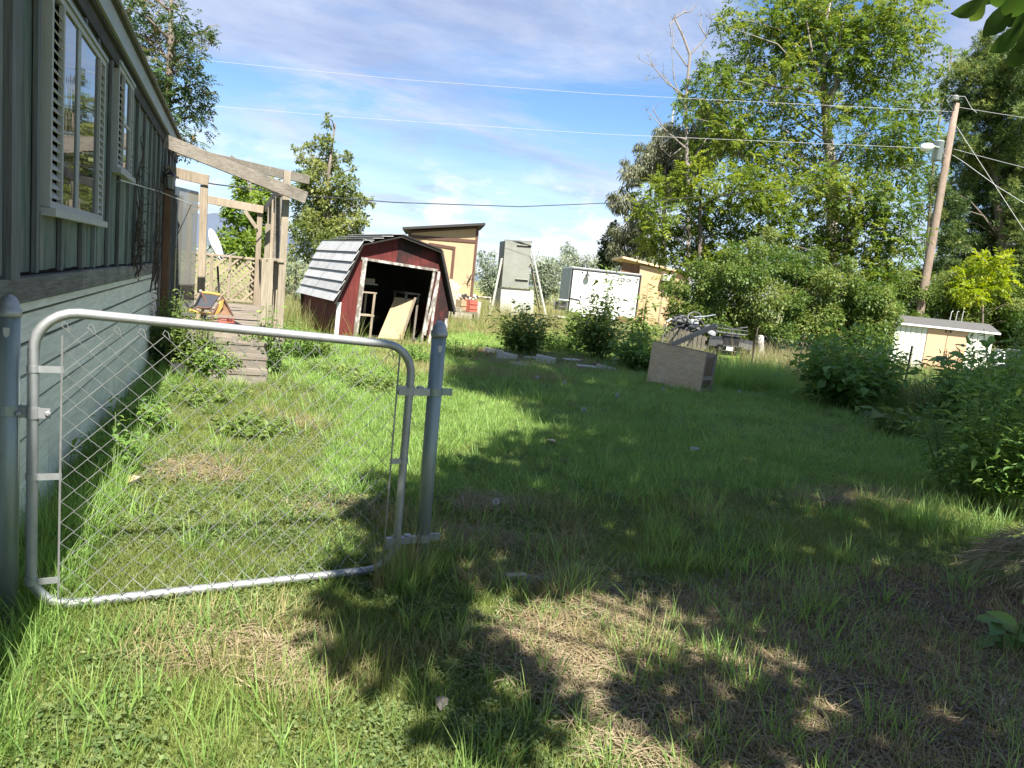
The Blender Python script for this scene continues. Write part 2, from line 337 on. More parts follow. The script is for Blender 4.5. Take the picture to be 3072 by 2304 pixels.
# foliage
leafmat('leaf_walnut', (.038,.08,.014), (.10,.17,.028), (.24,.28,.055), .42)
leafmat('leaf_yellow', (0.065,0.111,0.018), (0.156,0.221,0.033), (0.286,0.338,0.058), .45)
leafmat('leaf_dark', (.018,.042,.014), (.035,.075,.022), (.075,.115,.032), .35)
leafmat('leaf_rust', (0.035,0.073,0.026), (0.073,0.130,0.042), (0.243,0.162,0.073), .35)
leafmat('leaf_bright', (0.054,0.108,0.018), (0.114,0.198,0.034), (0.216,0.300,0.060), .45)
leafmat('leaf_elm', (0.086,0.133,0.035), (0.180,0.227,0.070), (0.343,0.366,0.133), .42)
leafmat('leaf_hedge', (0.049,0.105,0.022), (0.126,0.196,0.045), (0.280,0.308,0.105), .4)
leafmat('leaf_silver', (0.125,0.163,0.106), (0.237,0.281,0.188), (0.375,0.413,0.300), .35)
leafmat('leaf_willow', (0.090,0.102,0.054), (0.168,0.180,0.102), (0.276,0.282,0.180), .35)
leafmat('leaf_lime', (.10,.17,.015), (.19,.27,.025), (.32,.38,.05), .5)
leafmat('needles', (0.038,0.076,0.023), (0.107,0.168,0.045), (0.298,0.347,0.102), .25)
leafmat('leaf_weed', (0.072,0.148,0.039), (0.155,0.273,0.065), (0.337,0.446,0.107), .4)
leafmat('leaf_weed_sun', (0.054,0.108,0.027), (0.135,0.203,0.047), (0.284,0.338,0.101), .4)
leafmat('leaf_near', (.022,.055,.012), (.04,.085,.016), (.075,.12,.025), .45, .4)
leafmat('blade_green', (0.092,0.135,0.035), (0.200,0.259,0.065), (0.373,0.394,0.151), .42, .5, .45, ((.25, .235, .10), .9))
leafmat('blade_lush', (0.111,0.196,0.046), (0.212,0.353,0.086), (0.391,0.519,0.157), .42, .5, .4)
leafmat('blade_straw', (0.161,0.121,0.072), (0.322,0.261,0.160), (0.473,0.407,0.275), .25, .8, .35)
leafmat('blade_needle', (.075,.040,.022), (.16,.09,.052), (.30,.21,.13), .1, .8, .3)
leafmat('leaf_canopy', (.05,.10,.02), (.08,.14,.03), (.11,.17,.04), .55, .5)
leafmat('clover', (.075,.125,.04), (.15,.215,.075), (.27,.32,.13), .4, .6, .4)
leafmat('blade_debris', (.045,.042,.045), (.10,.085,.075), (.24,.15,.09), .05, .8, .5)
leafmat('blade_dry', (0.156,0.144,0.060), (0.312,0.282,0.126), (0.504,0.444,0.228), .35, .7, .4)

# ================================================================== THE SETTING
def ground_material():
    m, t, o = nodes_of('ground_soil'); n, l = t.nodes, t.links
    g = n.new('ShaderNodeNewGeometry'); b = n.new('ShaderNodeBsdfPrincipled'); b.inputs['Roughness'].default_value = .95
    b.inputs['Specular IOR Level'].default_value = .1
    def nz(s, d):
        q = n.new('ShaderNodeTexNoise'); q.inputs['Scale'].default_value = s; q.inputs['Detail'].default_value = d; q.inputs['Roughness'].default_value = .65
        l.new(g.outputs['Position'], q.inputs['Vector']); return q.outputs[0]
    a = ramp(t, nz(7, 8), [(.3, (.085, .066, .045)), (.55, (.21, .17, .115)), (.75, (.36, .305, .215))])
    bb = ramp(t, nz(23, 6), [(.3, (.085, .12, .035)), (.7, (.20, .245, .08))])
    f = ramp(t, nz(.8, 5), [(.40, (.35,)*3), (.6, (.95,)*3)])
    mx = n.new('ShaderNodeMixRGB'); l.new(f, mx.inputs[0]); l.new(a, mx.inputs[1]); l.new(bb, mx.inputs[2])
    # open field far beyond the yard
    fld = ramp(t, nz(.05, 6), [(.35, (.13, .16, .045)), (.65, (.30, .29, .12))])
    ln = n.new('ShaderNodeVectorMath'); ln.operation = 'LENGTH'; l.new(g.outputs['Position'], ln.inputs[0])
    mr = n.new('ShaderNodeMapRange'); mr.inputs['From Min'].default_value = 30; mr.inputs['From Max'].default_value = 70; l.new(ln.outputs['Value'], mr.inputs[0])
    mx2 = n.new('ShaderNodeMixRGB'); l.new(mr.outputs[0], mx2.inputs[0]); l.new(mx.outputs[0], mx2.inputs[1]); l.new(fld, mx2.inputs[2])
    l.new(mx2.outputs[0], b.inputs['Base Color'])
    bp = n.new('ShaderNodeBump'); bp.inputs['Strength'].default_value = .6; bp.inputs['Distance'].default_value = .03
    l.new(nz(40, 5), bp.inputs['Height']); l.new(bp.outputs[0], b.inputs['Normal']); l.new(b.outputs[0], o.inputs[0])
ground_material()
g = MB(); g.add([(-9000, -9000, 0), (9000, -9000, 0), (9000, 9000, 0), (-9000, 9000, 0)], [(0, 1, 2, 3)])
go = g.build('ground', 'ground_soil'); go['kind'] = 'structure'
mat('gravel_mat', [(0, (.30,.28,.25)), (.5, (.46,.44,.41)), (1, (.60,.58,.55))], 18, (1, 1, 1), .95, .5, 0)
g = MB(); g.add([(*gz(2080, 1092)[:2], .004), (*gz(2330, 1112)[:2], .004), (*gz(2360, 1064)[:2], .004), (*gz(2110, 1046)[:2], .004)], [(0, 1, 2, 3)])
o = g.build('gravel_yard', 'gravel_mat'); o['kind'] = 'structure'

# far mountains
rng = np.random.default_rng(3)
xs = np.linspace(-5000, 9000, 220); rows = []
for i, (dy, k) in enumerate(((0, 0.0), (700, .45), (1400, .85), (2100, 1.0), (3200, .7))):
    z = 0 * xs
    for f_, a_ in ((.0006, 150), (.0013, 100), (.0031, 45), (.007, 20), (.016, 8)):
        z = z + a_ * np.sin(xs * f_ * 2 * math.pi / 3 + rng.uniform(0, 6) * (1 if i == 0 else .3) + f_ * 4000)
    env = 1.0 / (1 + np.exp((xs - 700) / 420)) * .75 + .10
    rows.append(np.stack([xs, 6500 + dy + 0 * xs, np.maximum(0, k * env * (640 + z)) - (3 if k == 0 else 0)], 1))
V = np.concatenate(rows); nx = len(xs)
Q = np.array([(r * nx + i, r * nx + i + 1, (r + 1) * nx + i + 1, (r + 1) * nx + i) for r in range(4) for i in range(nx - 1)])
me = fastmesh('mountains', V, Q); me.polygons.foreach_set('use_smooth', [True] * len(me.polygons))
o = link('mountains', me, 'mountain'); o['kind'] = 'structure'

# ================================================================== MOBILE HOME
WX = -0.95
house = thing('mobile_home', 'weathered teal mobile home with pale lap skirting along the left edge', 'house', (-2.9, 5.2, 0))
H0Y, H1Y = -3.0, 13.2
b = MB(); b.box((-4.8, H0Y, .02), (WX - .03, H1Y, 2.98)); b.build('wall_core', 'dark_inside', house)
wins = [(4.47, 6.15, 1.68, 2.84), (6.74, 7.68, 2.14, 2.98)]
rb = random.Random(5); yy = .2; k = 0
boards = []
while yy < H1Y:
    w = rb.choice((.13, .16, .19, .22)); y1 = min(yy + w, H1Y)
    segs = [(1.36, 2.93)]
    for a, b_, z0, z1 in wins:
        if yy < b_ - .01 and y1 > a + .01:
            segs = [(1.36, z0 + rb.uniform(-.01, .01)), (z1 - .01, 2.93)] if z1 < 2.92 else [(1.36, z0)]
    for z0, z1 in segs:
        if z1 - z0 < .03: continue
        j = rb.uniform(-.002, .003)
        m = MB(); m.box((WX - .03, yy + .003, z0 + rb.uniform(0, .012)), (WX + j, y1 - .003, z1)); m.build('siding_board', 'teal_siding', house)
    if k % 3 == 0:
        for z0, z1 in segs:
            if z1 - z0 < .03: continue
            ok = True
            m = MB(); m.box((WX + .004, yy - .028, z0), (WX + .026, yy + .028, z1 - .01)); m.build('batten', 'teal_batten', house)
    yy = y1; k += 1
m = MB(); m.box((WX - .01, 3.72, 1.34), (WX + .05, 3.86, 2.93)); m.build('corner_trim', 'teal_batten', house)
# frieze, soffit, fascia and roof
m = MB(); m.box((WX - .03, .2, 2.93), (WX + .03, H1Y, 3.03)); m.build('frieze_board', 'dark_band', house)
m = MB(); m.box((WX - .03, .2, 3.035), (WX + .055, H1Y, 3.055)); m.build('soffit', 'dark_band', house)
for i in range(5):
    y0 = .2 + i * 2.6
    m = MB(); m.box((WX + .056, y0 + .004, 3.06), (WX + .08, min(y0 + 2.6, H1Y) - .004, 3.20)); m.build('fascia_panel', 'fascia_grey', house)
m = MB(); m.prism([(WX + .10, .1, 3.205), (WX + .10, .1, 3.235), (-2.9, .1, 3.62), (-4.95, .1, 3.23), (-4.95, .1, 3.2)], (0, H1Y - .0, 0)); m.build('roof', 'shingle', house)
m = MB(); m.prism([(WX + .1, H0Y, 3.205), (WX + .1, H0Y, 3.235), (-2.9, H0Y, 3.61), (-4.95, H0Y, 3.22), (-4.95, H0Y, 3.2)], (0, 3.09, 0)); m.build('roof', 'shingle', house)
m = MB(); m.tube([(WX + .115, .2, 3.225), (WX + .115, H1Y, 3.225)], .018, 8); m.build('drip_edge', 'old_band', house)
# weathered belt and skirting
for i, (y0, y1) in enumerate(((.2, 3.1), (3.1, 5.35), (5.35, 7.6), (7.6, 8.9), (8.9, 10.75))):
    dz = rb.uniform(-.008, .008)
    m = MB(); m.box((WX - .02, y0 + .005, 1.225 + dz), (WX + .045, y1 - .005, 1.345 + dz)); m.build('belt_board', 'old_band', house, bevel=.006)
m = MB(); m.box((WX - .02, .2, 1.18), (WX + .03, 10.7, 1.222)); m.build('skirt_trim', 'skirt_paint', house)
zr = [1.178, 1.02, .86, .70, .54, .40]
for r in range(5):
    for y0, y1 in ((.2, 2.9 + .3 * (r % 2)), (2.9 + .3 * (r % 2), 6.3 - .4 * (r % 2)), (6.3 - .4 * (r % 2), 8.9), (8.9, 10.7)):
        a, b_ = zr[r], zr[r + 1]
        m = MB(); m.prism([(WX - .02, y0 + .002, b_ + .004), (WX + .016, y0 + .002, b_ + .004), (WX + .002, y0 + .002, a - .022), (WX - .02, y0 + .002, a - .022)], (0, y1 - y0 - .004, 0))
        m.build('skirting_board', 'skirt_paint', house)
yy = .2
while yy < 10.68:
    y1 = min(yy + .30, 10.7); m = MB(); m.box((WX - .02, yy + .004, .0), (WX + .002 + rb.uniform(0, .004), y1 - .004, .386)); m.build('skirting_panel', 'skirt_paint', house); yy = y1
m = MB(); m.box((WX - .02, 10.705, 0), (WX + .035, 10.86, 1.36)); m.build('end_post', 'old_band', house)
m = MB(); m.box((WX - .025, 10.87, .0), (WX + .004, H1Y, 1.335)); m.build('lower_wall', 'old_band', house)
m = MB(); m.box((WX + .006, 10.95, .62), (WX + .02, 11.75, 2.62)); m.build('doorway', 'dark_inside', house)

def window(y0, y1, z0, z1, s0, s1, mull, cross):
    w = MB()
    X0, X1 = WX - .02, WX + .035
    w.box((X0, y0, z0), (X1, y0 + .035, z1)); w.box((X0, y1 - .035, z0), (X1, y1, z1))
    w.box((X0, y0 + .035, z1 - .035), (X1, y1 - .035, z1)); w.box((X0, y0 + .035, z0), (X1, y1 - .035, z0 + .035))
    fr = w.build('window', 'shutter', house)
    m = MB(); m.box((X0, y0 - .02, z0 - .045), (X1 + .03, y1 + .02, z0 - .003)); m.build('sill', 'shutter', fr)
    m = MB(); m.box((X0, y0 - .02, z1 + .003), (X1 + .012, y1 + .02, z1 + .03)); m.build('head_trim', 'fascia_grey', fr)
    for a, b_ in ((y0 + .035, s0), (s1, y1 - .035)):       # louvred shutters either side
        m = MB(); m.box((X1 - .02, b_ - .03 if a < (y0 + y1) / 2 else a, z0 + .036), (X1 + .006, b_ if a < (y0 + y1) / 2 else a + .03, z1 - .036)); m.build('shutter_stile', 'shutter', fr)
        lo, hi = (a, b_ - .032) if a < (y0 + y1) / 2 else (a + .032, b_)
        n = int((z1 - z0 - .1) / .05)
        for i in range(n):
            z = z0 + .05 + i * .05
            m = MB(); m.prism([(X0 + .018, lo + .002, z + .042), (X0 + .024, lo + .002, z + .046), (X1 + .004, lo + .002, z + .004), (X1 - .002, lo + .002, z)], (0, hi - lo - .004, 0)); m.build('shutter_slat', 'shutter', fr)
    edges = [s0] + [v for p in mull for v in (p - .045, p + .045)] + [s1]
    for p in mull:
        m = MB(); m.box((X0 + .004, p - .044, z0 + .036), (X1 - .004, p + .044, z1 - .036)); m.build('mullion', 'fascia_grey', fr)
    for i in range(0, len(edges), 2):
        a, b_ = edges[i] + .002, edges[i + 1] - .002
        zs = [z0 + .037] + ([(z0 + z1) / 2] if cross else []) + [z1 - .037]
        for j in range(len(zs) - 1):
            m = MB(); m.box((X0 + .02, a, zs[j] + (.012 if j else 0)), (X0 + .044, b_, zs[j + 1] - (.012 if j < len(zs) - 2 else 0))); m.build('pane', 'window_glass', fr)
        if cross:
            m = MB(); m.box((X0 + .02, a, zs[1] - .012), (X0 + .052, b_, zs[1] + .012)); m.build('muntin', 'shutter', fr)
window(4.49, 6.13, 1.70, 2.82, 4.76, 5.87, [5.21], False)
window(6.76, 7.66, 2.16, 2.96, 7.05, 7.44, [], True)

lamp = thing('porch_lantern', 'old metal wall lantern with clear glass by the porch doorway', 'lantern', (WX + .03, 10.86, 2.52))
c = np.array([WX + .12, 10.80, 2.44])
m = MB(); m.box((WX + .03, 10.76, 2.38), (WX + .055, 10.84, 2.56)); m.build('back_plate', 'black_metal', lamp)
m = MB(); m.tube([c + (-.075, 0, .10), c + (-.03, 0, .16), c + (0, 0, .13)], .009, 6); m.build('arm', 'black_metal', lamp)
m = MB(); m.lathe(c, [(.045, -.10), (.068, .06)], 6); m.build('glass', 'grey_plastic', lamp)
m = MB(); m.lathe(c, [(.078, .062), (.05, .10), (.012, .135)], 6); m.build('cap', 'black_metal', lamp)
m = MB(); m.lathe(c, [(.05, -.122), (.05, -.102)], 6); m.build('base_ring', 'black_metal', lamp)

# dead creeper on the wall
rv = random.Random(11)
def creeper(name, label, y, z0, z1, n):
    t = thing(name, label, 'creeper', (WX + .03, y, z0), 'dead creepers on the house wall')
    m = MB()
    for s in range(n):
        p = np.array([WX + .035, y + rv.uniform(-.35, .35), z0 + rv.uniform(0, .25)]); pts = [p]
        ht = rv.uniform(.3, z1 - z0)
        for i in range(9):
            p = p + np.array([0, rv.uniform(-.09, .09), ht / 9]); p[0] = WX + .035 + rv.uniform(0, .045); pts.append(p.copy())
            if rv.random() < .5:
                e = p + np.array([rv.uniform(.0, .12), rv.uniform(-.16, .16), rv.uniform(-.12, .08)]); m.tube([p, (p + e) / 2 + np.array([0, 0, .02]), e], [.004, .003, .002], 4)
        m.tube(pts, [.010 - .0008 * i for i in range(10)], 5)
    m.build('stems', 'vine_dead', t)
    v, f, ti = [], [], []
    for i in range(70):
        q = np.array([WX + .05 + rv.uniform(0, .06), y + rv.gauss(0, .25), rv.uniform(z0, z1)]); d = np.array([rv.uniform(.2, 1), rv.uniform(-1, 1), rv.uniform(-1, .2)]); d /= np.linalg.norm(d)
        s_ = np.cross(d, [0, 0, 1]); a = rv.uniform(.02, .045); o_ = len(v); v += [q, q + d * a * .5 + s_ * a * .3, q + d * a, q + d * a * .5 - s_ * a * .3]; f.append((o_, o_+1, o_+2, o_+3)); ti.append(rv.random())
    link('dry_leaves', fastmesh('dry_leaves', v, f, ti), 'vine_dead', t)
creeper('dead_creeper', 'leafless brown creeper climbing below the smaller window', 8.1, 1.2, 2.5, 9)
creeper('dead_creeper', 'tangle of bare creeper stems at the far end of the house wall', 9.9, 1.0, 2.6, 8)
m = MB(); m.tube([gx(350, 545, WX + .03), gx(360, 540, WX + .15), gy(480, 575, 10.6), gy(597, 623, 11.4)], .006, 6)
tag(m.build('white_cable', 'wire_white'), 'thin white cable running from the house wall to the porch screen', 'cable')

# ================================================================== PORCH
porch = thing('porch', 'unroofed grey timber porch with deck, steps and open rafters', 'porch', (-.1, 12.6, 0))
DZ = .60
y = 10.20; i = 0
while y < 15.45:
    m = MB(); m.box((WX + .03 + rb.uniform(0, .02), y + .004, DZ - .035 + rb.uniform(-.004, .004)), (.66 + rb.uniform(-.02, .04), y + .136, DZ + rb.uniform(-.004, .004))); m.build('deck_board', 'deck_wood', porch); y += .14
m = MB(); m.box((WX + .04, 10.165, DZ - .20), (.66, 10.198, DZ - .01)); m.build('rim_board', 'deck_wood', porch)
m = MB(); m.box((.662, 10.2, DZ - .2), (.695, 15.45, DZ - .04)); m.build('rim_board', 'deck_wood', porch)
for px_ in (-.8, .58):
    for py_ in (10.35, 12.8, 15.3):
        m = MB(); m.box((px_, py_, 0), (px_ + .09, py_ + .09, DZ - .04)); m.build('pier', 'grey_wood', porch)
# steps
for r_ in range(3):
    z1 = DZ - .15 * (r_ + 1); y1 = 10.16 - .29 * r_; y0 = y1 - .30
    a, b_ = (-.22, .46)
    st = MB(); st.box((a, y0, z1 - .04), (b_, y0 + .142, z1)); s_ = st.build('step', 'deck_wood', porch)
    m = MB(); m.box((a, y0 + .148, z1 - .04), (b_, y1 - .002, z1 + .003)); m.build('tread', 'deck_wood', s_)
    m = MB(); m.box((a + .01, y0 + .01, max(.0, z1 - .15)), (b_ - .01, y0 + .035, z1 - .042)); m.build('riser', 'grey_wood', s_)
def pbar(name, p0, p1, w, h, mt, up=(0, 0, 1), par=None, bev=.004):
    m = MB(); m.bar(p0, p1, w, h, up); return m.build(name, mt, par or porch, bevel=bev)
YA, YC, YG = 10.45, 11.2, 15.4
A0, A1 = gy(838, 975, YA), gy(862, 514, YA); A0[2] = DZ - .02
pbar('post', A0, A1, .095, .10, 'post_wood', (0, 1, 0))
B1 = gy(803, 779, 10.3); B0 = np.array([B1[0] + .02, 10.3, .50]); pbar('newel_post', B0, B1, .15, .04, 'post_wood', (0, 1, 0))
C1 = gy(613, 556, YC); pbar('post', (C1[0] + .02, YC, DZ), C1, .10, .10, 'tan_wood', (0, 1, 0))
E1 = gy(503, 526, YC); pbar('post', (E1[0] + .01, YC, DZ), E1, .10, .09, 'brown_wood', (0, 1, 0))
pbar('header_beam', gy(497, 512, YC) + (0, -.055, .0), gy(627, 543, YC) + (0, -.055, 0), .045, .145, 'tan_wood')
G1 = gy(780, 640, YG); pbar('post', (G1[0] + .01, YG, DZ), G1, .10, .10, 'tan_wood', (0, 1, 0))
G2 = gy(571, 600, YG); pbar('post', (G2[0], YG, DZ), G2 + (0, 0, -.05), .10, .10, 'tan_wood', (0, 1, 0))
pbar('back_beam', gy(566, 589, YG) + (0, -.08, 0), gy(790, 630, YG) + (0, -.08, 0), .05, .15, 'tan_wood')
pbar('side_beam', gy(790, 626, YG) + (.05, 0, .02), gy(856, 575, YA) + (-.05, 0, .02), .05, .15, 'grey_wood')
pbar('rafter', gx(492, 422, WX + .1), gy(918, 594, 10.3), .05, .16, 'grey_wood')
pbar('rafter', gx(515, 440, WX + .1) + (0, .25, .0), gy(926, 540, 12.6), .05, .14, 'grey_wood')
pbar('rafter_splice', gy(690, 470, 12.4), gy(725, 497, 12.4), .03, .07, 'grey_wood')
pbar('brace', gy(734, 632, YG - .1), gy(770, 684, YG - .1), .03, .07, 'tan_wood')
pbar('brace', gy(578, 636, YG - .1), gy(607, 612, YG - .1), .03, .07, 'tan_wood')
# uneven upright boards along the right side
for (px_, pt, pb, Yv, w, mt) in ((812, 622, 930, 13.6, .09, 'post_wood'), (806, 672, 800, 12.9, .10, 'post_wood'), (826, 600, 950, 12.0, .10, 'post_wood'), (836, 590, 965, 11.3, .09, 'grey_wood'), (822, 640, 960, 11.7, .07, 'tan_wood')):
    t1 = gy(px_, pt, Yv); pbar('upright', (t1[0] + .01, Yv, DZ), t1, w, .045, mt, (0, 1, 0))
for i in range(20):
    yv = 10.65 + i * .24; xv = .58 - (yv - 10.4) * .018
    m = MB(); m.box((xv, yv, DZ - .03), (xv + .03, yv + .085, 1.50 + rb.uniform(-.015, .015))); m.build('picket', 'tan_wood' if i % 3 else 'post_wood', porch)
pbar('top_rail', (.60, 10.38, 1.535), (.51, 15.35, 1.52), .09, .035, 'post_wood')
pbar('newel_cap', gy(790, 778, 10.32), gy(840, 780, 10.5), .14, .03, 'post_wood')
# lattice panel at the back
lx0, lx1, lz0, lz1 = gy(600, 770, YG)[0], G1[0] - .05, .68, 1.50
pbar('lattice_rail', (lx0 - .2, YG, lz1 + .02), (lx1, YG, lz1 + .02), .05, .045, 'tan_wood')
pbar('lattice_rail', (lx0 - .2, YG, lz0 - .02), (lx1, YG, lz0 - .02), .05, .045, 'tan_wood')
for xx in (lx0 + .22, lx0 + .55):
    pbar('lattice_stile', (xx, YG - .03, lz0), (xx, YG - .03, lz1), .045, .02, 'tan_wood', (0, 1, 0))
hgt = lz1 - lz0
for dr, yo in ((-1, .012), (1, -.004)):
    x = lx0 - .2 - hgt
    while x < lx1 + hgt:
        p0, p1 = np.array([x, lz0]), np.array([x + hgt, lz1])
        t0 = max(0, (lx0 - .2 - p0[0]) / hgt); t1 = min(1, (lx1 - p0[0]) / hgt)
        if t1 - t0 > .06:
            a, b_ = p0 + (p1 - p0) * t0, p0 + (p1 - p0) * t1
            za, zb = (a[1], b_[1]) if dr > 0 else (lz0 + lz1 - a[1], lz0 + lz1 - b_[1])
            pbar('lattice_slat', (a[0], YG + yo, za), (b_[0], YG + yo, zb), .012, .034, 'tan_wood', (0, 1, 0) if False else (0, 0, 1), bev=0)
        x += .115 if dr < 0 else .23
# dusty clear sheet between the house and the first post
m = MB(); s0, s1 = gy(505, 545, YC + .03), gy(606, 560, YC + .03)
m.quadslab((s0[0] + .05, YC + .03, DZ + .02), (s1[0] - .04, YC + .03, DZ + .02), (s1[0] - .04, YC + .03, 2.38), (s0[0] + .05, YC + .03, 2.42), .006)
m.build('plastic_sheet', 'clear_sheet', porch)
for px_, w, mt in ((527, .05, 'fascia_grey'), (544, .06, 'brown_wood')):
    q = gy(px_, 560, YC + .12); pbar('upright', (q[0] + .005, YC + .12, DZ), (q[0], YC + .12, 2.3), w, .04, mt, (0, 1, 0))

# overturned chair on the deck
YK = 10.85
def k_(px_, py_, dy=0.0): return gy(px_, py_, YK + dy)
ch = thing('overturned_chair', 'overturned patio chair with black seat and yellow edging on the deck', 'chair', (k_(635, 945)[0], YK, DZ))
m = MB(); m.quadslab(k_(586, 918, -.1), k_(634, 922, -.12), k_(657, 887, .12), k_(607, 882, .14), .02); seat = m.build('seat_panel', 'dark_cloth', ch)
m = MB(); m.tube([k_(604, 878, .15), k_(632, 880, .15), k_(660, 885, .13)], .022, 8); m.build('edging', 'yellow_cloth', seat)
m = MB(); m.tube([k_(567, 930, -.15), k_(600, 938, -.18), k_(634, 941, -.18)], .018, 8); m.build('edging', 'yellow_cloth', seat)
m = MB(); m.prism([k_(667, 898, .1), k_(658, 905, 0), k_(640, 944, -.16), k_(650, 942, -.1), k_(664, 920, 0)], (.02, .01, 0)); m.build('side_panel', 'yellow_cloth', ch)
m = MB(); m.prism([k_(668, 900, .15), k_(652, 944, -.1), k_(690, 946, .05), k_(684, 925, .15)], (.01, .03, .0)); m.build('back_panel', 'brown_wood', ch)
for pts in (((653, 800, .2), (656, 860, .18), (657, 890, .14)), ((536, 872, .1), (560, 912, 0), (570, 925, -.12), (586, 916, -.12), (603, 882, .1)),
            ((603, 876, .14), (622, 915, -.05), (638, 944, -.2), (637, 966, -.3)), ((570, 926, -.12), (605, 937, -.2), (638, 943, -.2), (668, 892, .12)), ((667, 890, .12), (684, 920, .12), (699, 948, .1)),
            ((588, 920, -.12), (610, 924, -.14), (632, 923, -.13))):
    m = MB(); m.tube([k_(*p) for p in pts], .014, 8); m.build('leg' if len(pts) < 5 else 'frame_tube', 'black_metal' if pts[0][0] in (653, 536) else 'brown_trim', ch)
m = MB(); m.lathe(k_(602, 873, .14), [(.001, -.02), (.018, -.012), (.021, .0), (.018, .012), (.001, .02)], 10); m.build('foot_cap', 'wire_white', ch)
# rake
rk = thing('garden_rake', 'red garden rake head lying tines up on the deck', 'rake', (gy(675, 955, 10.55)[0], 10.55, DZ))
ra, rb_ = gy(652, 955, 10.55), gy(704, 952, 10.55); ra[2] = rb_[2] = DZ + .03
m = MB(); m.bar(ra, rb_, .02, .014); m.build('head_bar', 'red_metal', rk)
for i in range(12):
    p = ra + (rb_ - ra) * (i + .5) / 12; m = MB(); m.tube([p, p + (0, .004, .05), p + (.006, .0, .075)], [.004, .0035, .002], 5); m.build('tine', 'red_metal', rk)
m = MB(); m.tube([(ra + rb_) / 2, (ra + rb_) / 2 + (-.5, .35, -.01)], .012, 8); m.build('handle', 'tan_wood', rk)
# loppers
lp = thing('loppers', 'pair of black handled loppers lying near the front edge of the deck', 'loppers', (gy(700, 965, 10.4)[0], 10.4, DZ))
def dk(px_, py_): q = gz(px_, py_, DZ + .02); return q
for p0, p1, r_ in (((640, 961), (676, 964), .013), ((684, 958), (722, 975), .022), ((672, 973), (700, 972), .016), ((722, 976), (734, 982), .012)):
    m = MB(); m.tube([dk(*p0), dk(*p1)], [r_, r_ * .8], 8); m.build('handle' if r_ > .014 else 'blade', 'black_plastic', lp)
# satellite dish behind the porch
ds = thing('satellite_dish', 'white satellite dish seen edge on behind the porch lattice', 'satellite dish', (gy(636, 745, 17)[0], 17.0, 0))
c = gy(636, 738, 17.0)
m = MB(); m.lathe(c, [(.001, .0), (.16, .015), (.28, .05), (.36, .095), (.355, .105), (.27, .062), (.15, .028), (.001, .014)], 28, (1, -.25, .42)); m.build('reflector', 'white_metal', ds, True)
m = MB(); m.tube([c + (.05, 0, -.3), c + (.45, -.12, -.12), c + (.52, -.13, -.08)], .014, 6); m.build('feed_arm', 'grey_plastic', ds)
m = MB(); m.tube([(c[0] - .12, 17.0, 0), (c[0] - .12, 17.0, c[2] - .1), c + (-.02, 0, 0)], .03, 8); m.build('mast', 'grey_plastic', ds)

# ================================================================== CHAIN LINK GATE
GL, GR = np.array([-.705, 3.22, 0]), np.array([.84, 3.42, 0]); GD = (GR - GL) / np.linalg.norm(GR - GL); GW = np.linalg.norm(GR - GL)
def gp(u, z, off=0.0):            # point on the gate: u along from the left stile, height z
    q = GL + GD * u; n_ = np.array([-GD[1], GD[0], 0]); return np.array([q[0], q[1], z]) + n_ * off
gate = thing('chain_link_gate', 'galvanised chain link gate with rounded tube frame standing closed', 'gate', gp(GW / 2, 0))
zt0, zt1, zb0, zb1, rc = 1.26, 1.205, .045, .05, .15
fr = []
def arc(cu, cz, a0, a1): return [gp(cu + rc * math.cos(t), cz + rc * math.sin(t)) for t in np.linspace(a0, a1, 8)]
loop = arc(rc, zt0 - rc, math.pi, math.pi / 2) + arc(GW - rc, zt1 - rc, math.pi / 2, 0) + arc(GW - rc, zb1 + rc, 0, -math.pi / 2) + arc(rc, zb0 + rc, -math.pi / 2, -math.pi)
m = MB(); m.tube(loop + [loop[0]], .0205, 14, False); m.build('frame', 'galvanised', gate, True)
DIA = .0885; u0, u1 = .10, GW - .075; nw = int((u1 - u0) / (DIA / 2)); pw = (u1 - u0) / nw
def ztop(u): return (zt0 + (zt1 - zt0) * u / GW) - .055
for i in range(nw):
    a, b_ = u0 + i * pw, u0 + (i + 1) * pw
    pts = []; z = ztop(a); sd_ = i % 2; j = 0
    flop = rb.uniform(-.004, .004)
    while z > .028:
        uu = (a - .0015) if sd_ == 0 else (b_ + .0015)
        sag = .018 * math.sin(math.pi * min(1, uu / GW)) * (1.2 - z) * .5
        pts.append(gp(uu, z, -.010 + sag * (z > .1) - (.018 if z < .1 else 0) + (.004 if sd_ else -.004)))
        z -= DIA / 2; sd_ = 1 - sd_
    m = MB()
    if i % 2 == 0:
        top = pts[0]; m.tube([top + GD * .02 + (0, 0, -.012), top + GD * .012 + (0, 0, .016), top + (0, 0, .024), top + GD * -.008 + (0, 0, .008)] + pts, .0019, 5, False)
    else:
        m.tube(pts, .0019, 5, False)
    m.build('mesh_wire', 'wire_grey', gate)
for uu in (.095, GW - .07):
    m = MB(); m.tube([gp(uu, 1.17, -.012), gp(uu, .08, -.012)], .0045, 6); m.build('tension_bar', 'wire_grey', gate)
def band(u_, z_, du, nm='tension_band'):
    c_ = gp(u_, z_); m = MB(); m.lathe(c_ - (0, 0, .013), [(.0235, 0), (.0235, .026)], 16); m.bar(gp(u_, z_, -.012), gp(u_ + du, z_, -.012), .006, .026); m.build(nm, 'galvanised', gate)
for z_ in (1.035, .60, .16): band(.0, z_, .10)
for z_ in (.99, .62, .17): band(GW, z_, -.075)
LP, RP = np.array([-.785, 3.22, 0]), np.array([.985, 3.45, 0])
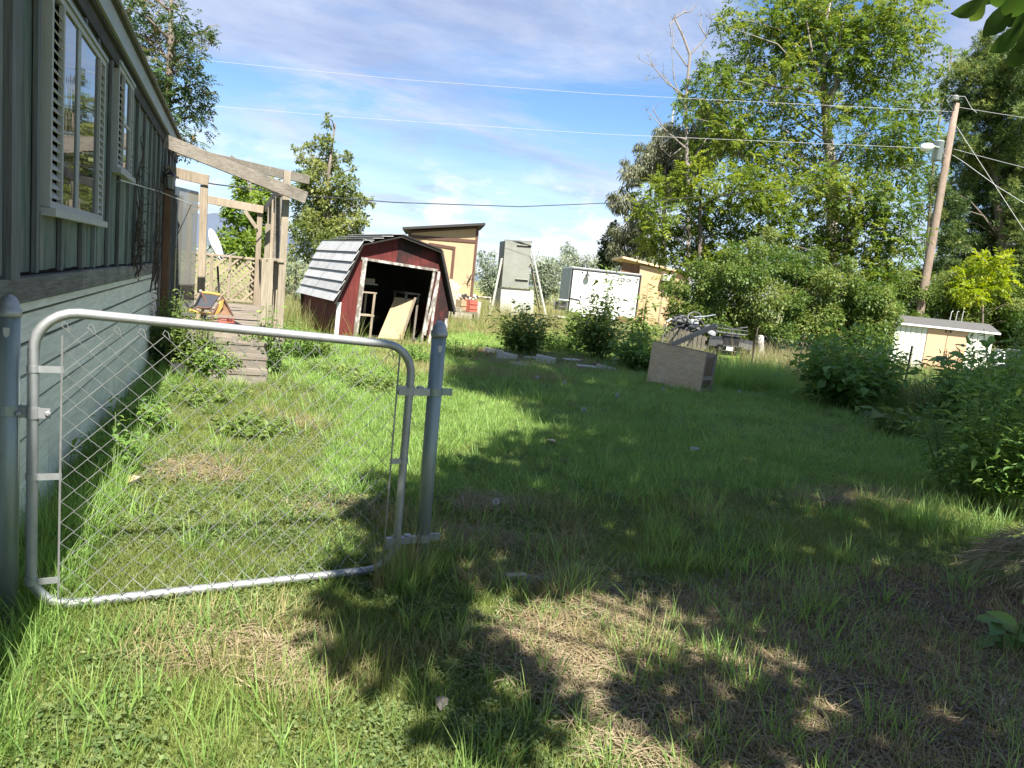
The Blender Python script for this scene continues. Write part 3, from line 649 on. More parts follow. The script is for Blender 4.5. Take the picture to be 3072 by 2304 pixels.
for z_, s_ in ((.86, 0),):      # hinge straps towards the left post
    m = MB(); m.lathe(gp(0, z_ - .022), [(.0255, 0), (.0255, .044)], 16); h_ = m.build('hinge', 'galvanised', gate)
    m = MB(); m.bar(gp(-.065, z_, -.0), gp(.06, z_, -.018), .008, .04); m.build('strap', 'galvanised', h_)
    for q in (-.045, .052):
        m = MB(); m.lathe(gp(q, z_, -.022), [(.011, 0), (.011, .006), (.006, .012)], 10, (0, -1, 0)); m.build('bolt', 'galvanised', h_)
for z_ in (.985, .21):
    m = MB(); m.lathe(gp(GW, z_ - .03), [(.027, 0), (.027, .04)], 16); h_ = m.build('hinge', 'galvanised', gate)
    m = MB(); m.bar(gp(GW - .06, z_ - .01, -.005), gp(GW + .10, z_ - .01, -.01), .03, .035); m.build('strap', 'galvanised', h_)
    m = MB(); m.lathe(gp(GW + .055, z_ - .03), [(.018, 0), (.018, .045)], 12); m.build('pin', 'galvanised', h_)
def gpost(base, h, r, lean, label, bands):
    t = thing('gate_post', label, 'post', base); top = base + np.array([lean[0], lean[1], h])
    m = MB(); m.tube([base - (0, 0, .05), top], r, 20); m.build('tube', 'galv_green', t, True)
    m = MB(); m.lathe(top - (0, 0, .012), [(r + .004, 0), (r + .005, .012), (r + .005, .028), (r * .97, .034), (r * .9, .052), (r * .65, .070), (r * .3, .080), (.001, .083)], 20); m.build('cap', 'galvanised', t, True)
    for z_ in bands:
        p = base + (top - base) * (z_ / h); m = MB(); m.lathe(p - (0, 0, .02), [(r + .004, 0), (r + .004, .04)], 20); bd = m.build('band', 'galv_green', t)
        m = MB(); m.bar(p + (r, 0, 0), p + (r + .055, -.005, 0), .012, .036); m.build('lug', 'galv_green', bd)
    st = MB(); p = base + (top - base) * ((h - .075) / h); st.prism([p + (-.011, -r - .001, .022), p + (.011, -r - .001, .022), p + (.009, -r - .001, -.006), p + (0, -r - .001, -.016), p + (-.009, -r - .001, -.006)], (0, .003, 0)); st.build('sticker', 'wire_white', t)
gpost(LP, 1.245, .037, (.0, 0), 'round steel gate post with domed cap against the house skirting', (.87,))
gpost(RP, 1.265, .037, (-.01, 0), 'round steel gate post with domed cap at the right end of the gate', (.975, .20))

# ================================================================== RED BARN SHED
FL, FRt = np.array([2.07, 15.50, 0]), np.array([4.66, 15.95, 0])     # front corners on the ground
fd = (FRt - FL) / np.linalg.norm(FRt - FL); bdv = np.array([-fd[1], fd[0], 0]); SW = np.linalg.norm(FRt - FL); SD = 2.75
shed = thing('red_barn_shed', 'derelict red barn shed with gambrel tin roof and open doorway', 'shed', FL + fd * SW / 2)
def sp(u, v, z): return FL + fd * u + bdv * v + np.array([.05 * z * 0 + .035 * z, 0, z])   # leans to the right
prof = [(0, .82), (.38, 2.06), (1.20, 2.30), (2.16, 2.10), (SW - .02, .84)]
# side and back walls
def slab(name, pts, t, mt, par): m = MB(); m.quadslab(*pts, t); return m.build(name, mt, par)
slab('side_wall', [sp(0, 0, 0), sp(0, SD, 0), sp(0, SD, .86), sp(0, 0, .86)], -.03, 'red_paint', shed)
slab('side_wall', [sp(SW, 0, 0), sp(SW, SD, 0), sp(SW, SD, .86), sp(SW, 0, .86)], .03, 'red_paint', shed)
m = MB(); m.prism([sp(0, SD, 0), sp(SW, SD, 0)] + [sp(u, SD, z) for u, z in [(SW + .06, .80), (2.19, 2.12), (1.2, 2.33), (.36, 2.06), (-.06, .82)]], bdv * .03); m.build('back_wall', 'charred', shed)
m = MB(); m.quadslab(sp(.05, .05, .03), sp(SW - .05, .05, .03), sp(SW - .05, SD, .03), sp(.05, SD, .03), .03); m.build('floor', 'dark_inside', shed)
OL, OR_, OT = .50, 2.16, 1.74
m = MB(); m.prism([sp(0, 0, 0), sp(OL, 0, 0), sp(OL, 0, OT), sp(OL, 0, 2.09), sp(.38, 0, 2.04), sp(0, 0, .84)], bdv * .03); m.build('front_panel', 'red_paint', shed)
m = MB(); m.prism([sp(OL + .002, 0, OT + .02), sp(1.2, 0, OT - .02), sp(1.2, 0, 2.28), sp(OL + .002, 0, 2.09)], bdv * .03); m.build('gable_panel', 'red_paint', shed)
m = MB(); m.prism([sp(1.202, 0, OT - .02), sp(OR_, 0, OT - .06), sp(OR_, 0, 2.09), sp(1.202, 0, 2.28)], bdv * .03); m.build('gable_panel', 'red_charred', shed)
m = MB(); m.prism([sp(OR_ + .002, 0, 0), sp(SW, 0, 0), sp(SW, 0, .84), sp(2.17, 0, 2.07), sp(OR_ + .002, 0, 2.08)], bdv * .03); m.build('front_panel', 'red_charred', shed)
for (u0_, z0_, u1_, z1_, w, mt) in ((OL - .05, 0, OL - .02, OT, .10, 'white_worn'), (OL - .1, OT + .03, OR_ + .05, OT - .05, .055, 'white_worn'), (OR_ - .14, 0, OR_ - .03, OT - .08, .055, 'white_worn'),
                                    (OR_ + .05, 0, OR_ + .09, OT - .07, .06, 'white_worn'), (.03, .0, .02, .80, .085, 'white_metal'), (SW - .03, .0, SW - .05, .62, .07, 'white_worn')):
    m = MB(); m.bar(sp(u0_, -.02, z0_), sp(u1_, -.02, z1_), w, .028, (fd[1], -fd[0], 0)); m.build('trim_board', mt, shed)
m = MB(); m.bar(sp(OR_ - .08, -.035, .2), sp(OR_ + .07, -.035, OT - .25), .05, .025, (0, -1, 0)); m.build('door_brace', 'white_worn', shed)
m = MB(); m.bar(sp(1.2, .05, OT - .05), sp(1.2, .05, 2.27), .09, .036, (fd[1], -fd[0], 0)); m.build('stud', 'charred', shed)  # unseen bar added behind the gable seam to block leaking sunlight
# tin roof, sheet by sheet
EX = .16
def roofplane(a, b_, n, mt, over, nm='roof_sheet'):
    (u0_, z0_), (u1_, z1_) = a, b_
    for i in range(n):
        t0, t1 = i / n, (i + 1) / n + .03
        lo = (u0_ + (u1_ - u0_) * t0, z0_ + (z1_ - z0_) * t0); hi = (u0_ + (u1_ - u0_) * t1, z0_ + (z1_ - z0_) * t1)
        nn = np.array([-(z1_ - z0_), (u1_ - u0_)]); nn /= np.linalg.norm(nn)
        l_ = .055
        P = [sp(lo[0] + nn[0] * l_, -EX, lo[1] + nn[1] * l_), sp(lo[0] + nn[0] * l_, SD + .1, lo[1] + nn[1] * l_), sp(hi[0] + nn[0] * .006, SD + .1, hi[1] + nn[1] * .006), sp(hi[0] + nn[0] * .006, -EX, hi[1] + nn[1] * .006)]
        off = np.array([nn[0] * fd[0], nn[0] * fd[1], nn[1]]) * .014
        m = MB(); m.prism(P, off); m.build(nm, mt, shed)
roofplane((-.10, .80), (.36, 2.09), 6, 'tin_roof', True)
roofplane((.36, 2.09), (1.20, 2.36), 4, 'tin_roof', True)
def roofplane_r(a, b_, n, mt):
    (u0_, z0_), (u1_, z1_) = a, b_
    for i in range(n):
        t0, t1 = i / n, (i + 1) / n
        lo = (u0_ + (u1_ - u0_) * t0, z0_ + (z1_ - z0_) * t0); hi = (u0_ + (u1_ - u0_) * t1, z0_ + (z1_ - z0_) * t1)
        m = MB(); m.quadslab(sp(lo[0], -EX, lo[1]), sp(hi[0], -EX, hi[1] + .0), sp(hi[0], SD + .1, hi[1]), sp(lo[0], SD + .1, lo[1]), -.03); m.build('roof_sheet', mt, shed)
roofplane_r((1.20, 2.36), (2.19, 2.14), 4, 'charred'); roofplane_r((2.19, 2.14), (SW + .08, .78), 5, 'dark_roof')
for pa, pb in zip([(-.10, .80), (.36, 2.09), (1.20, 2.36), (2.19, 2.14)], [(.36, 2.09), (1.20, 2.36), (2.19, 2.14), (SW + .08, .78)]):
    m = MB(); m.bar(sp(pa[0], -EX + .03, pa[1] - .04), sp(pb[0], -EX + .03, pb[1] - .04), .03, .09, (0, -1, 0)); m.build('rake_board', 'charred', shed)
# contents
def inner(name, label, cat): return thing(name, label, cat, sp(1.3, .6, .03))
sh = thing('wooden_shelf', 'bare timber shelf frame inside the red shed doorway, left side', 'shelf', sp(.72, .5, .03))
for u in (.58, .92):
    for v in (.35, .9):
        m = MB(); m.bar(sp(u, v, .03), sp(u, v, 1.2 if u < .7 else 1.05), .05, .05, (0, 1, 0)); m.build('upright', 'tan_wood', sh)
for z_ in (.55, 1.06, 1.25):
    m = MB(); m.quadslab(sp(.55, .32, z_), sp(.96, .32, z_), sp(.96, .95, z_), sp(.55, .95, z_), .03); m.build('shelf_board', 'tan_wood', sh)
m = MB(); m.box(tuple(sp(.66, .45, 1.252)), tuple(sp(.66, .45, 1.252) + (.26, .3, .1))); tag(m.build('cardboard_carton', 'plywood', None), 'small carton on the top shelf in the red shed', 'carton')
for i, (du, mt) in enumerate(((0, 'plywood'), (.055, 'plywood'))):
    m = MB(); m.quadslab(sp(1.15 + du, .45, .04), sp(1.62 + du, .25, .04), sp(1.90 + du, .45, .98), sp(1.55 + du, .70, .98), .018)
    tag(m.build('plywood_sheet', mt), ['tan plywood sheet leaning in the red shed doorway, front one', 'tan plywood sheet leaning in the red shed doorway, rear one'][i], 'plywood', 'plywood sheets leaning in the red shed')
m = MB(); m.bar(sp(1.66, .3, .04), sp(1.93, .4, 1.02), .05, .03); tag(m.build('timber_batten', 'tan_wood'), 'narrow timber batten leaning against the plywood in the red shed', 'batten')
t = thing('work_table', 'grey table with cluttered top inside the red shed, right side', 'table', sp(1.98, .7, .03))
m = MB(); m.quadslab(sp(1.72, .5, 1.12), sp(2.1, .5, 1.12), sp(2.1, 1.3, 1.12), sp(1.72, 1.3, 1.12), .04); m.build('table_top', 'grey_wood', t)
for u, v in ((1.76, .55), (2.06, .55), (1.76, 1.25), (2.06, 1.25)):
    m = MB(); m.bar(sp(u, v, .03), sp(u, v, 1.08), .045, .045, (0, 1, 0)); m.build('leg', 'grey_wood', t)
m = MB(); m.tube([sp(.0, 1.05, .3) + (-.02, 0, 0), sp(0, .85, .6) + (-.03, 0, 0), sp(0, .7, .75) + (-.02, 0, 0), sp(0, .9, .05) + (-.04, 0, 0)], .006, 5)
tag(m.build('hanging_cord', 'plywood'), 'loose pale cord hanging on the side of the red shed', 'cord')

# ================================================================== ORANGE SHED
os_ = thing('orange_shed', 'tall orange shed with brown trim and slanted black roof', 'shed', pd(1330, 940, 31) * (1, 1, 0))
TL, TR = pd(1226, 693, 30.8), pd(1437, 682, 31.1)
ux = (TR - TL) * (1, 1, 0); OW = np.linalg.norm(ux); ux /= OW; vb = np.array([-ux[1], ux[0], 0]); B0 = TL * (1, 1, 0)
zl, zr_ = TL[2], TR[2]; zb = .55
def op(u, v, z): return B0 + ux * u + vb * v + np.array([0, 0, z])
DEP = 3.0
def owall(poly, t, nm='wall'): m = MB(); m.prism(poly, t); m.build(nm, 'peach_wall', os_)
owall([op(0, 0, zb), op(OW, 0, zb), op(OW, 0, zr_), op(0, 0, zl)], vb * .05)
owall([op(0, .05, zb), op(0, DEP, zb), op(0, DEP, zl), op(0, .05, zl)], ux * .05)
owall([op(OW, .05, zb), op(OW, DEP, zb), op(OW, DEP, zr_), op(OW, .05, zr_)], -ux * .05)
owall([op(0, DEP, zb), op(OW, DEP, zb), op(OW, DEP, zr_), op(0, DEP, zl)], vb * .05)
m = MB(); m.quadslab(op(-.25, -.35, zl + .02), op(OW + .25, -.35, zr_ + .10), op(OW + .25, DEP + .3, zr_ + .10), op(-.25, DEP + .3, zl + .02), -.10); m.build('roof', 'dark_roof', os_)
for a, b_, w in (((.05, zb), (.05, zl), .11), ((OW - .05, zb), (OW - .05, zr_), .11), ((.10, zl - .22), (OW - .1, zr_ - .62), .13), ((.1, zl - .03), (OW - .1, zr_ - .02), .09)):
    m = MB(); m.bar(op(a[0], -.02, a[1]), op(b_[0], -.02, b_[1]), w, .035, (0, -1, 0)) if a[0] == b_[0] else m.bar(op(a[0], -.022, a[1]), op(b_[0], -.022, b_[1]), .035, w); m.build('trim_board', 'brown_trim', os_)
d0 = np.linalg.norm((pd(1290, 732, 31) - TL)[:2]); d1 = np.linalg.norm((pd(1363, 738, 31) - TL)[:2])
zd = 2.92
m = MB(); m.box((0, 0, 0), (.001, .001, .001)); m.v = []; m.f = []
m.prism([op(d0 + .1, -.008, zb + .1), op(d1 - .1, -.008, zb + .1), op(d1 - .1, -.008, zd - .1), op(d0 + .1, -.008, zd - .05)], vb * .006); dr = m.build('door', 'peach_wall', os_)
for a, b_ in (((d0, zb), (d0, zd)), ((d1, zb), (d1, zd - .06))):
    m = MB(); m.bar(op(a[0], -.025, a[1]), op(b_[0], -.025, b_[1]), .12, .04, (0, -1, 0)); m.build('door_frame', 'brown_trim', dr)
m = MB(); m.bar(op(d0 - .06, -.027, zd), op(d1 + .06, -.027, zd - .06), .035, .12); m.build('door_frame', 'brown_trim', dr)
for i in range(4):
    m = MB(); q = op(.25 + i * (OW - .5) / 3, .2, 0); m.box(tuple(q - (.15, .15, 0)), tuple(q + (.15, .15, zb))); m.build('foundation_block', 'concrete', os_)
# gecko ornament on the wall
gk = thing('wall_ornament', 'small black metal lizard ornament on the orange shed wall', 'ornament', op(OW - .5, -.05, 1.9))
gcu = np.linalg.norm((pd(1404, 840, 31) - TL)[:2]); gcz = pd(1404, 840, 31)[2]
def gq(a, b_): return op(gcu + a, -.06, gcz + b_)
m = MB(); m.tube([gq(.02, -.28), gq(-.03, -.12), gq(.05, .05), gq(.10, .2), gq(.13, .27)], [.008, .02, .035, .025, .012], 8); m.build('body', 'black_metal', gk)
for pts in ((gq(.07, .12), gq(-.03, .17), gq(-.08, .24)), (gq(.07, .12), gq(.18, .1), gq(.2, .02)), (gq(-.01, -.1), gq(-.12, -.06), gq(-.2, -.12)), (gq(-.01, -.1), gq(.1, -.16), gq(.08, -.26))):
    m = MB(); m.tube(pts, .01, 6); m.build('leg', 'black_metal', gk)

# ================================================================== JUNK BESIDE THE SHEDS
def boxat(name, label, cat, px_, py_, depth, w, d, h, mt, rz=0.0, z0=0.0, group=None, slats=0):
    base = pd(px_, py_, depth); base = np.array([base[0], base[1], z0]); t = thing(name, label, cat, base, group)
    cs, sn = math.cos(rz), math.sin(rz)
    def q(u, v, z): return base + np.array([u * cs - v * sn, u * sn + v * cs, z])
    th = .02
    for nm, P, e in (('side', [q(-w/2, -d/2, 0), q(w/2, -d/2, 0), q(w/2, -d/2, h), q(-w/2, -d/2, h)], (q(0, th, 0) - base)), ('side', [q(-w/2, d/2, 0), q(w/2, d/2, 0), q(w/2, d/2, h), q(-w/2, d/2, h)], (q(0, -th, 0) - base)),
                     ('end', [q(-w/2, -d/2 + th, 0), q(-w/2, d/2 - th, 0), q(-w/2, d/2 - th, h), q(-w/2, -d/2 + th, h)], (q(th, 0, 0) - base)), ('end', [q(w/2, -d/2 + th, 0), q(w/2, d/2 - th, 0), q(w/2, d/2 - th, h), q(w/2, -d/2 + th, h)], (q(-th, 0, 0) - base)),
                     ('bottom', [q(-w/2 + th, -d/2 + th, .01), q(w/2 - th, -d/2 + th, .01), q(w/2 - th, d/2 - th, .01), q(-w/2 + th, d/2 - th, .01)], np.array([0, 0, th]))):
        m = MB(); m.prism(P, e); m.build(nm, mt, t)
    for i in range(slats):
        m = MB(); m.bar(q(-w/2 - .01, -d/2 - .012, h * (i + .7) / (slats + .4)), q(w/2 + .01, -d/2 - .012, h * (i + .7) / (slats + .4)), .018, .05); m.build('rim', mt, t)
    return t
boxat('red_crate', 'red plastic crate beside the orange shed', 'crate', 1411, 925, 26, .34, .4, .42, 'red_crate', .3, .42, slats=2)
boxat('wooden_box', 'pale wooden box next to the red crate', 'box', 1384, 925, 26, .30, .35, .36, 'plywood', .3, .44, slats=1)
tb = thing('junk_bench', 'low bench carrying crates and rubble beside the red shed', 'bench', (*pd(1398, 930, 26)[:2], 0))
q0 = np.array([*pd(1352, 922, 26)[:2], .38]); q1 = np.array([*pd(1432, 932, 26)[:2], .38])
m = MB(); m.bar(q0, q1, .5, .05); m.build('bench_top', 'grey_wood', tb)
for f_ in (.08, .92):
    for s_ in (-.2, .2):
        p = q0 + (q1 - q0) * f_ + np.array([.0, s_, 0]); m = MB(); m.bar((p[0], p[1], 0), (p[0], p[1], .355), .06, .06); m.build('leg', 'grey_wood', tb)
rj = random.Random(3)
for i in range(16):
    px_ = 1366 + i * 4.4; p = pd(px_, 893 + rj.uniform(-9, 7), 27.4); s_ = rj.uniform(.04, .075)
    m = MB(); m.lathe(p - (0, 0, s_), [(s_ * .6, 0), (s_, s_ * .6), (s_ * .9, s_ * 1.3), (s_ * .4, s_ * 1.8)], 7)
    o = m.build('stone', 'concrete' if rj.random() < .55 else 'dark_roof')
    if i == 0: wall_parent = thing('rubble_row', 'row of black and white stones piled behind the red crate', 'rubble', (*p[:2], p[2] - .1))
    attach(o, wall_parent)
m = MB(); pp = pd(1400, 912, 27.5); m.box((pp[0] - .7, pp[1] - .1, 0), (pp[0] + .55, pp[1] + .5, pd(1400, 902, 27.4)[2])); m.build('rubble_plinth', 'concrete', wall_parent)
# torn pale board propped behind the red shed
m = MB(); m.prism([pd(1338, 912, 24), pd(1334, 862, 24), pd(1352, 836, 24), pd(1375, 850, 24), pd(1383, 862, 24), pd(1366, 880, 24), pd(1362, 900, 24), pd(1345, 925, 24)], (.02, .05, 0))
tag(m.build('torn_board', 'plywood_grey'), 'torn pale speckled board propped beside the red shed', 'board')
m = MB(); m.bar(gz(1336, 917, .75) * 0 + pd(1338, 917, 25), pd(1384, 925, 25), .03, .05); m.bar(pd(1340, 919, 25), (*pd(1340, 919, 25)[:2], 0), .04, .04); m.bar(pd(1382, 925, 25), (*pd(1382, 925, 25)[:2], 0), .04, .04)
tag(m.build('white_rail', 'white_worn'), 'short white timber rail on two legs beside the red shed', 'rail')
# long pole lying on supports behind
m = MB(); m.tube([pd(1424, 889, 33), pd(1475, 894, 33)], .04, 6); m.tube([pd(1472, 894, 33), (*pd(1472, 894, 33)[:2], 0)], .03, 6); m.tube([pd(1426, 890, 33), (*pd(1426, 890, 33)[:2], 0)], .03, 6)
tag(m.build('white_pipe_rail', 'white_worn'), 'low white pipe rail between the orange shed and the grey tower', 'rail')

# ================================================================== GREY BOX TOWER
tw = thing('grey_tower_blind', 'tall grey metal box stacked on a pale box, propped by poles', 'hunting blind', (*pd(1550, 950, 34)[:2], 0))
td = pd(1598, 870, 34.17) - pd(1503, 863, 33.83); td[2] = 0; td /= np.linalg.norm(td); tn = np.array([-td[1], td[0], 0])
def face(pts): return [pd(*p, 34.0 + (p[0] - 1550) * .0035) for p in pts]
U = face([(1505, 859), (1585, 866), (1595, 727), (1516, 722)])
m = MB(); m.prism(U, tn * 1.35); ub = m.build('upper_box', 'grey_tin', tw)
Lw = face([(1497, 950), (1599, 958), (1600, 871), (1503, 864)])
Lw[0][2] = Lw[1][2] = 0.0
m = MB(); m.prism([p - tn * .06 for p in Lw], tn * 1.5); lb = m.build('lower_box', 'pale_tin', tw)
for q in ([(1550, 740), (1591, 743), (1591, 737), (1551, 734)], [(1545, 843), (1583, 846), (1583, 839), (1545, 836)]):
    f_ = face(q); m = MB(); m.prism([p - tn * .02 for p in f_], tn * .018); s_ = m.build('slot', 'dark_inside', ub)
    m = MB(); m.bar((f_[3] + f_[2]) / 2 * 0 + f_[3] - tn * .03, f_[2] - tn * .03, .03, .03); m.build('slot_trim', 'pale_tin', s_)
m = MB(); f_ = face([(1500, 866), (1590, 872), (1590, 868), (1501, 861)]); m.prism([p - tn * .08 for p in f_], tn * .07); m.build('seam_strip', 'dark_roof', tw)
for a, b_ in (((1513, 721), (1598, 727)),):
    m = MB(); m.bar(pd(*a, 34) - tn * .03 + (0, 0, .02), pd(*b_, 34) - tn * .03 + (0, 0, .02), .06, .05); m.build('top_trim', 'grey_tin', ub)
for (a, b_, dp) in (((1597, 755), (1627, 897), 33.6), ((1592, 790), (1613, 900), 35.0), ((1506, 775), (1480, 905), 33.6), ((1508, 790), (1486, 915), 35.2)):
    p, q = pd(*a, 34), pd(*b_, dp); d_ = q - p; q = p + d_ * (p[2] / -d_[2]); m = MB(); m.bar(p, q, .09, .05); m.build('prop', 'pale_tin' if dp < 34 else 'post_wood', tw)

# ================================================================== WHITE TRAILER
TLt, TRt = pd(1716, 801, 38.6), pd(1926, 817, 39.3)
tu = (TRt - TLt) * (1, 1, 0); TW = np.linalg.norm(tu); tu /= TW; tv = np.array([-tu[1], tu[0], 0]); TB = TLt * (1, 1, 0); TH = TLt[2]
trl = thing('cargo_trailer', 'white enclosed cargo trailer with black trim and CRITERION lettering', 'trailer', TB + tu * TW / 2)
def tp(u, v, z): return TB + tu * u + tv * v + np.array([0, 0, z])
m = MB(); m.prism([tp(0, 0, .42), tp(TW, 0, .42), tp(TW, 0, TH), tp(0, 0, TH)], tv * 2.2); body = m.build('body', 'white_metal', trl)
for i in range(6):
    m = MB(); m.prism([tp(-.012, .06 + i * .35, .46), tp(-.012, .06 + i * .35 + .34, .46), tp(-.012, .06 + i * .35 + .34, TH - .06), tp(-.012, .06 + i * .35, TH - .06)], tu * .010); m.build('end_panel', 'fascia_grey', body)
for a, b_, mt in (((.06, .42), (.06, TH - .05), 'black_metal'), ((TW - .05, .42), (TW - .05, TH - .05), 'black_metal')):
    m = MB(); m.bar(tp(a[0], -.012, a[1]), tp(b_[0], -.012, b_[1]), .11, .02, (0, -1, 0)); m.build('corner_trim', mt, trl)
m = MB(); m.bar(tp(0, -.013, TH - .09), tp(TW, -.013, TH - .09), .022, .07); m.build('edge_trim', 'black_metal', trl)
m = MB(); m.bar(tp(-.02, 1.1, TH + .012), tp(TW + .02, 1.1, TH + .012), 2.26, .03); m.build('roof', 'white_metal', trl)
def wx_(px_): return np.linalg.norm((pd(px_, 810, 39.2) - TLt)[:2])
lw = wx_(1748); m = MB(); m.lathe(tp(lw, -.16, TH - .42), [(.17, 0), (.10, .10), (.04, .16), (.03, .24)], 12); ln_ = m.build('barn_light', 'black_metal', trl)
m = MB(); m.tube([tp(lw, -.16, TH - .2), tp(lw, -.1, TH - .12), tp(lw, -.0, TH - .14)], .02, 6); m.build('arm', 'black_metal', ln_)
for px_, z_ in ((1724, TH - .23), (1918, TH - .28)):
    m = MB(); m.lathe(tp(wx_(px_), -.003, z_), [(.05, 0), (.05, .02), (.03, .03)], 10, tuple(-tv)); m.build('marker_light', 'black_plastic', trl)
m = MB(); m.bar(tp(.12, -.03, 1.15), tp(.62, -.03, 1.10), .03, .05); m.build('latch_bar', 'black_metal', trl)
for px_, z_ in ((1730, 1.28), (1726, 1.0)):
    m = MB(); m.bar(tp(wx_(px_), -.04, z_ - .08), tp(wx_(px_), -.04, z_ + .08), .05, .03, (0, -1, 0)); m.build('latch', 'black_metal', trl)
for u in (.9, 1.75, 2.6):
    m = MB(); m.lathe(tp(u, .12, .33), [(.20, -.1), (.33, -.09), (.34, 0), (.33, .09), (.2, .1)], 16, tuple(tv)); wv = m.build('wheel', 'rubber', trl)
    m = MB(); m.lathe(tp(u, .0, .33), [(.18, 0), (.17, .012), (.05, .02)], 12, tuple(-tv)); m.build('rim', 'white_metal', wv)
fc = bpy.data.curves.new('lettering', 'FONT'); fc.body = 'CRITERION'; fc.size = .27; fc.extrude = .004; fc.offset = .010; fc.space_character = 1.25; fc.align_x = 'LEFT'
fo = bpy.data.objects.new('lettering_curve', fc); org = tp(wx_(1849), -.014, TH - .47)
lm_ = bpy.data.meshes.new_from_object(fo); bpy.data.objects.remove(fo); lm_.name = 'lettering'
for v in lm_.vertices:
    q = org + tu * v.co.x * .52 + np.array([0, 0, 1.0]) * v.co.y - tv * v.co.z; v.co = tuple(q)
lm_.materials.clear(); link('lettering', lm_, 'black_metal', trl)
m = MB(); c = tp(wx_(1838), -.012, TH - .37)
pts = [c + tu * (.10 * math.cos(t_)) + np.array([0, 0, .13 * math.sin(t_)]) for t_ in np.linspace(.2, 2 * math.pi - .9, 14)]
m.tube(pts, .012, 5); m.tube([c + tu * -.01, c + tu * .02 + (0, 0, -.10)], .012, 5); m.build('emblem', 'black_metal', trl)

# shopping cart at the trailer's corner
ct = thing('shopping_cart', 'wire shopping cart parked at the left corner of the white trailer', 'shopping cart', (*pd(1676, 940, 36)[:2], 0))
cb_ = np.array([*pd(1676, 940, 36)[:2], 0]); cz = .55
m = MB(); crn = [(-.26, -.35), (.26, -.35), (.26, .35), (-.26, .35)]
for z_, s_ in ((.55, .78), (.72, .88), (1.0, 1.0)):
    pl = [cb_ + (x * s_, y * s_, z_) for x, y in crn]; m.tube(pl + [pl[0]], .012, 5, False)
for i in range(28):
    e = i / 28 * 4; a = crn[int(e)]; b_ = crn[(int(e) + 1) % 4]; f_ = e - int(e); x, y = a[0] + (b_[0] - a[0]) * f_, a[1] + (b_[1] - a[1]) * f_
    m.tube([cb_ + (x * .78, y * .78, .55), cb_ + (x, y, 1.0)], .007, 4, False)
m.build('basket', 'wire_grey', ct)
m = MB(); m.tube([cb_ + (-.27, -.4, 1.06), cb_ + (.27, -.4, 1.06)], .028, 8); m.build('handle', 'white_metal', ct)
m = MB(); m.box(tuple(cb_ + (-.2, -.3, .56)), tuple(cb_ + (.2, .1, .95))); m.build('load', 'black_plastic', ct)
m = MB()
for x in (-.22, .22): m.tube([cb_ + (x, -.4, 1.06), cb_ + (x, -.36, .2), cb_ + (x, .36, .16)], .014, 5, False)
m.build('frame', 'wire_grey', ct)
m = MB(); m.box(tuple(cb_ + (-.25, -.34, .12)), tuple(cb_ + (.25, .3, .24))); m.build('lower_tray', 'white_metal', ct)
for x in (-.22, .22):
    for y in (-.34, .34):
        m = MB(); m.lathe(cb_ + (x - .015, y, .065), [(.05, 0), (.062, .006), (.062, .024), (.05, .03)], 12, (1, 0, 0)); m.build('wheel', 'rubber', ct)

# ================================================================== PEACH SHED BEHIND THE TRAILER
ps = thing('peach_shed', 'low peach shed with sloping roof and air conditioner behind the trailer', 'shed', (*pd(1990, 930, 43)[:2], 0))
PL, PR = pd(1922, 795, 43), pd(2062, 826, 43.2)
pu = (PR - PL) * (1, 1, 0); PW = np.linalg.norm(pu); pu /= PW; pv = np.array([-pu[1], pu[0], 0]); PB = PL * (1, 1, 0)
def pp_(u, v, z): return PB + pu * u + pv * v + np.array([0, 0, z])
m = MB(); m.prism([pp_(0, 0, 0), pp_(PW, 0, 0), pp_(PW, 0, PR[2]), pp_(0, 0, PL[2])], pv * .06); m.build('wall', 'peach_wall', ps)
m = MB(); m.prism([pp_(0, .06, 0), pp_(0, 3.2, 0), pp_(0, 3.2, PL[2]), pp_(0, .06, PL[2])], pu * .06); m.build('wall', 'peach_wall', ps)
m = MB(); m.prism([pp_(PW, .06, 0), pp_(PW, 3.2, 0), pp_(PW, 3.2, PR[2]), pp_(PW, .06, PR[2])], -pu * .06); m.build('wall', 'peach_wall', ps)
m = MB(); m.quadslab(pp_(-1.2, -.25, PL[2] + .28), pp_(PW + .2, -.25, PR[2] - .0), pp_(PW + .2, 3.4, PR[2] + .0), pp_(-1.2, 3.4, PL[2] + .28), -.12); m.build('roof', 'plywood_grey', ps)
m = MB(); m.prism([pp_(-1.1, .2, 0), pp_(-.02, .2, 0), pp_(-.02, .2, PL[2]), pp_(-1.1, .2, PL[2] + .1)], pv * .05); m.build('side_bay', 'brown_wood', ps)
aw = np.linalg.norm((pd(1992, 826, 42) - PL)[:2]); az = pd(1992, 830, 42)[2]
m = MB(); m.prism([pp_(aw - .32, -.45, az - .2), pp_(aw + .32, -.45, az - .2), pp_(aw + .32, -.45, az + .2), pp_(aw - .32, -.45, az + .2)], pv * .45); ac = m.build('air_conditioner', 'shutter', ps)
m = MB(); m.prism([pp_(aw - .28, -.06, az - .6), pp_(aw + .28, -.06, az - .6), pp_(aw + .28, -.06, az - .22), pp_(aw - .28, -.06, az - .22)], pv * .055); m.build('window', 'dark_inside', ps)
dw = np.linalg.norm((pd(1970, 880, 42) - PL)[:2])
for a, b_ in (((dw, 0), (dw, 2.0)),):
    m = MB(); m.bar(pp_(a[0], -.02, a[1]), pp_(b_[0], -.02, b_[1]), .10, .03, (0, -1, 0)); m.build('door_frame', 'tan_wood', ps)
m = MB(); m.bar(pp_(dw - .05, -.022, 2.03), pp_(PW, -.022, 2.03), .03, .10); m.build('door_frame', 'tan_wood', ps)

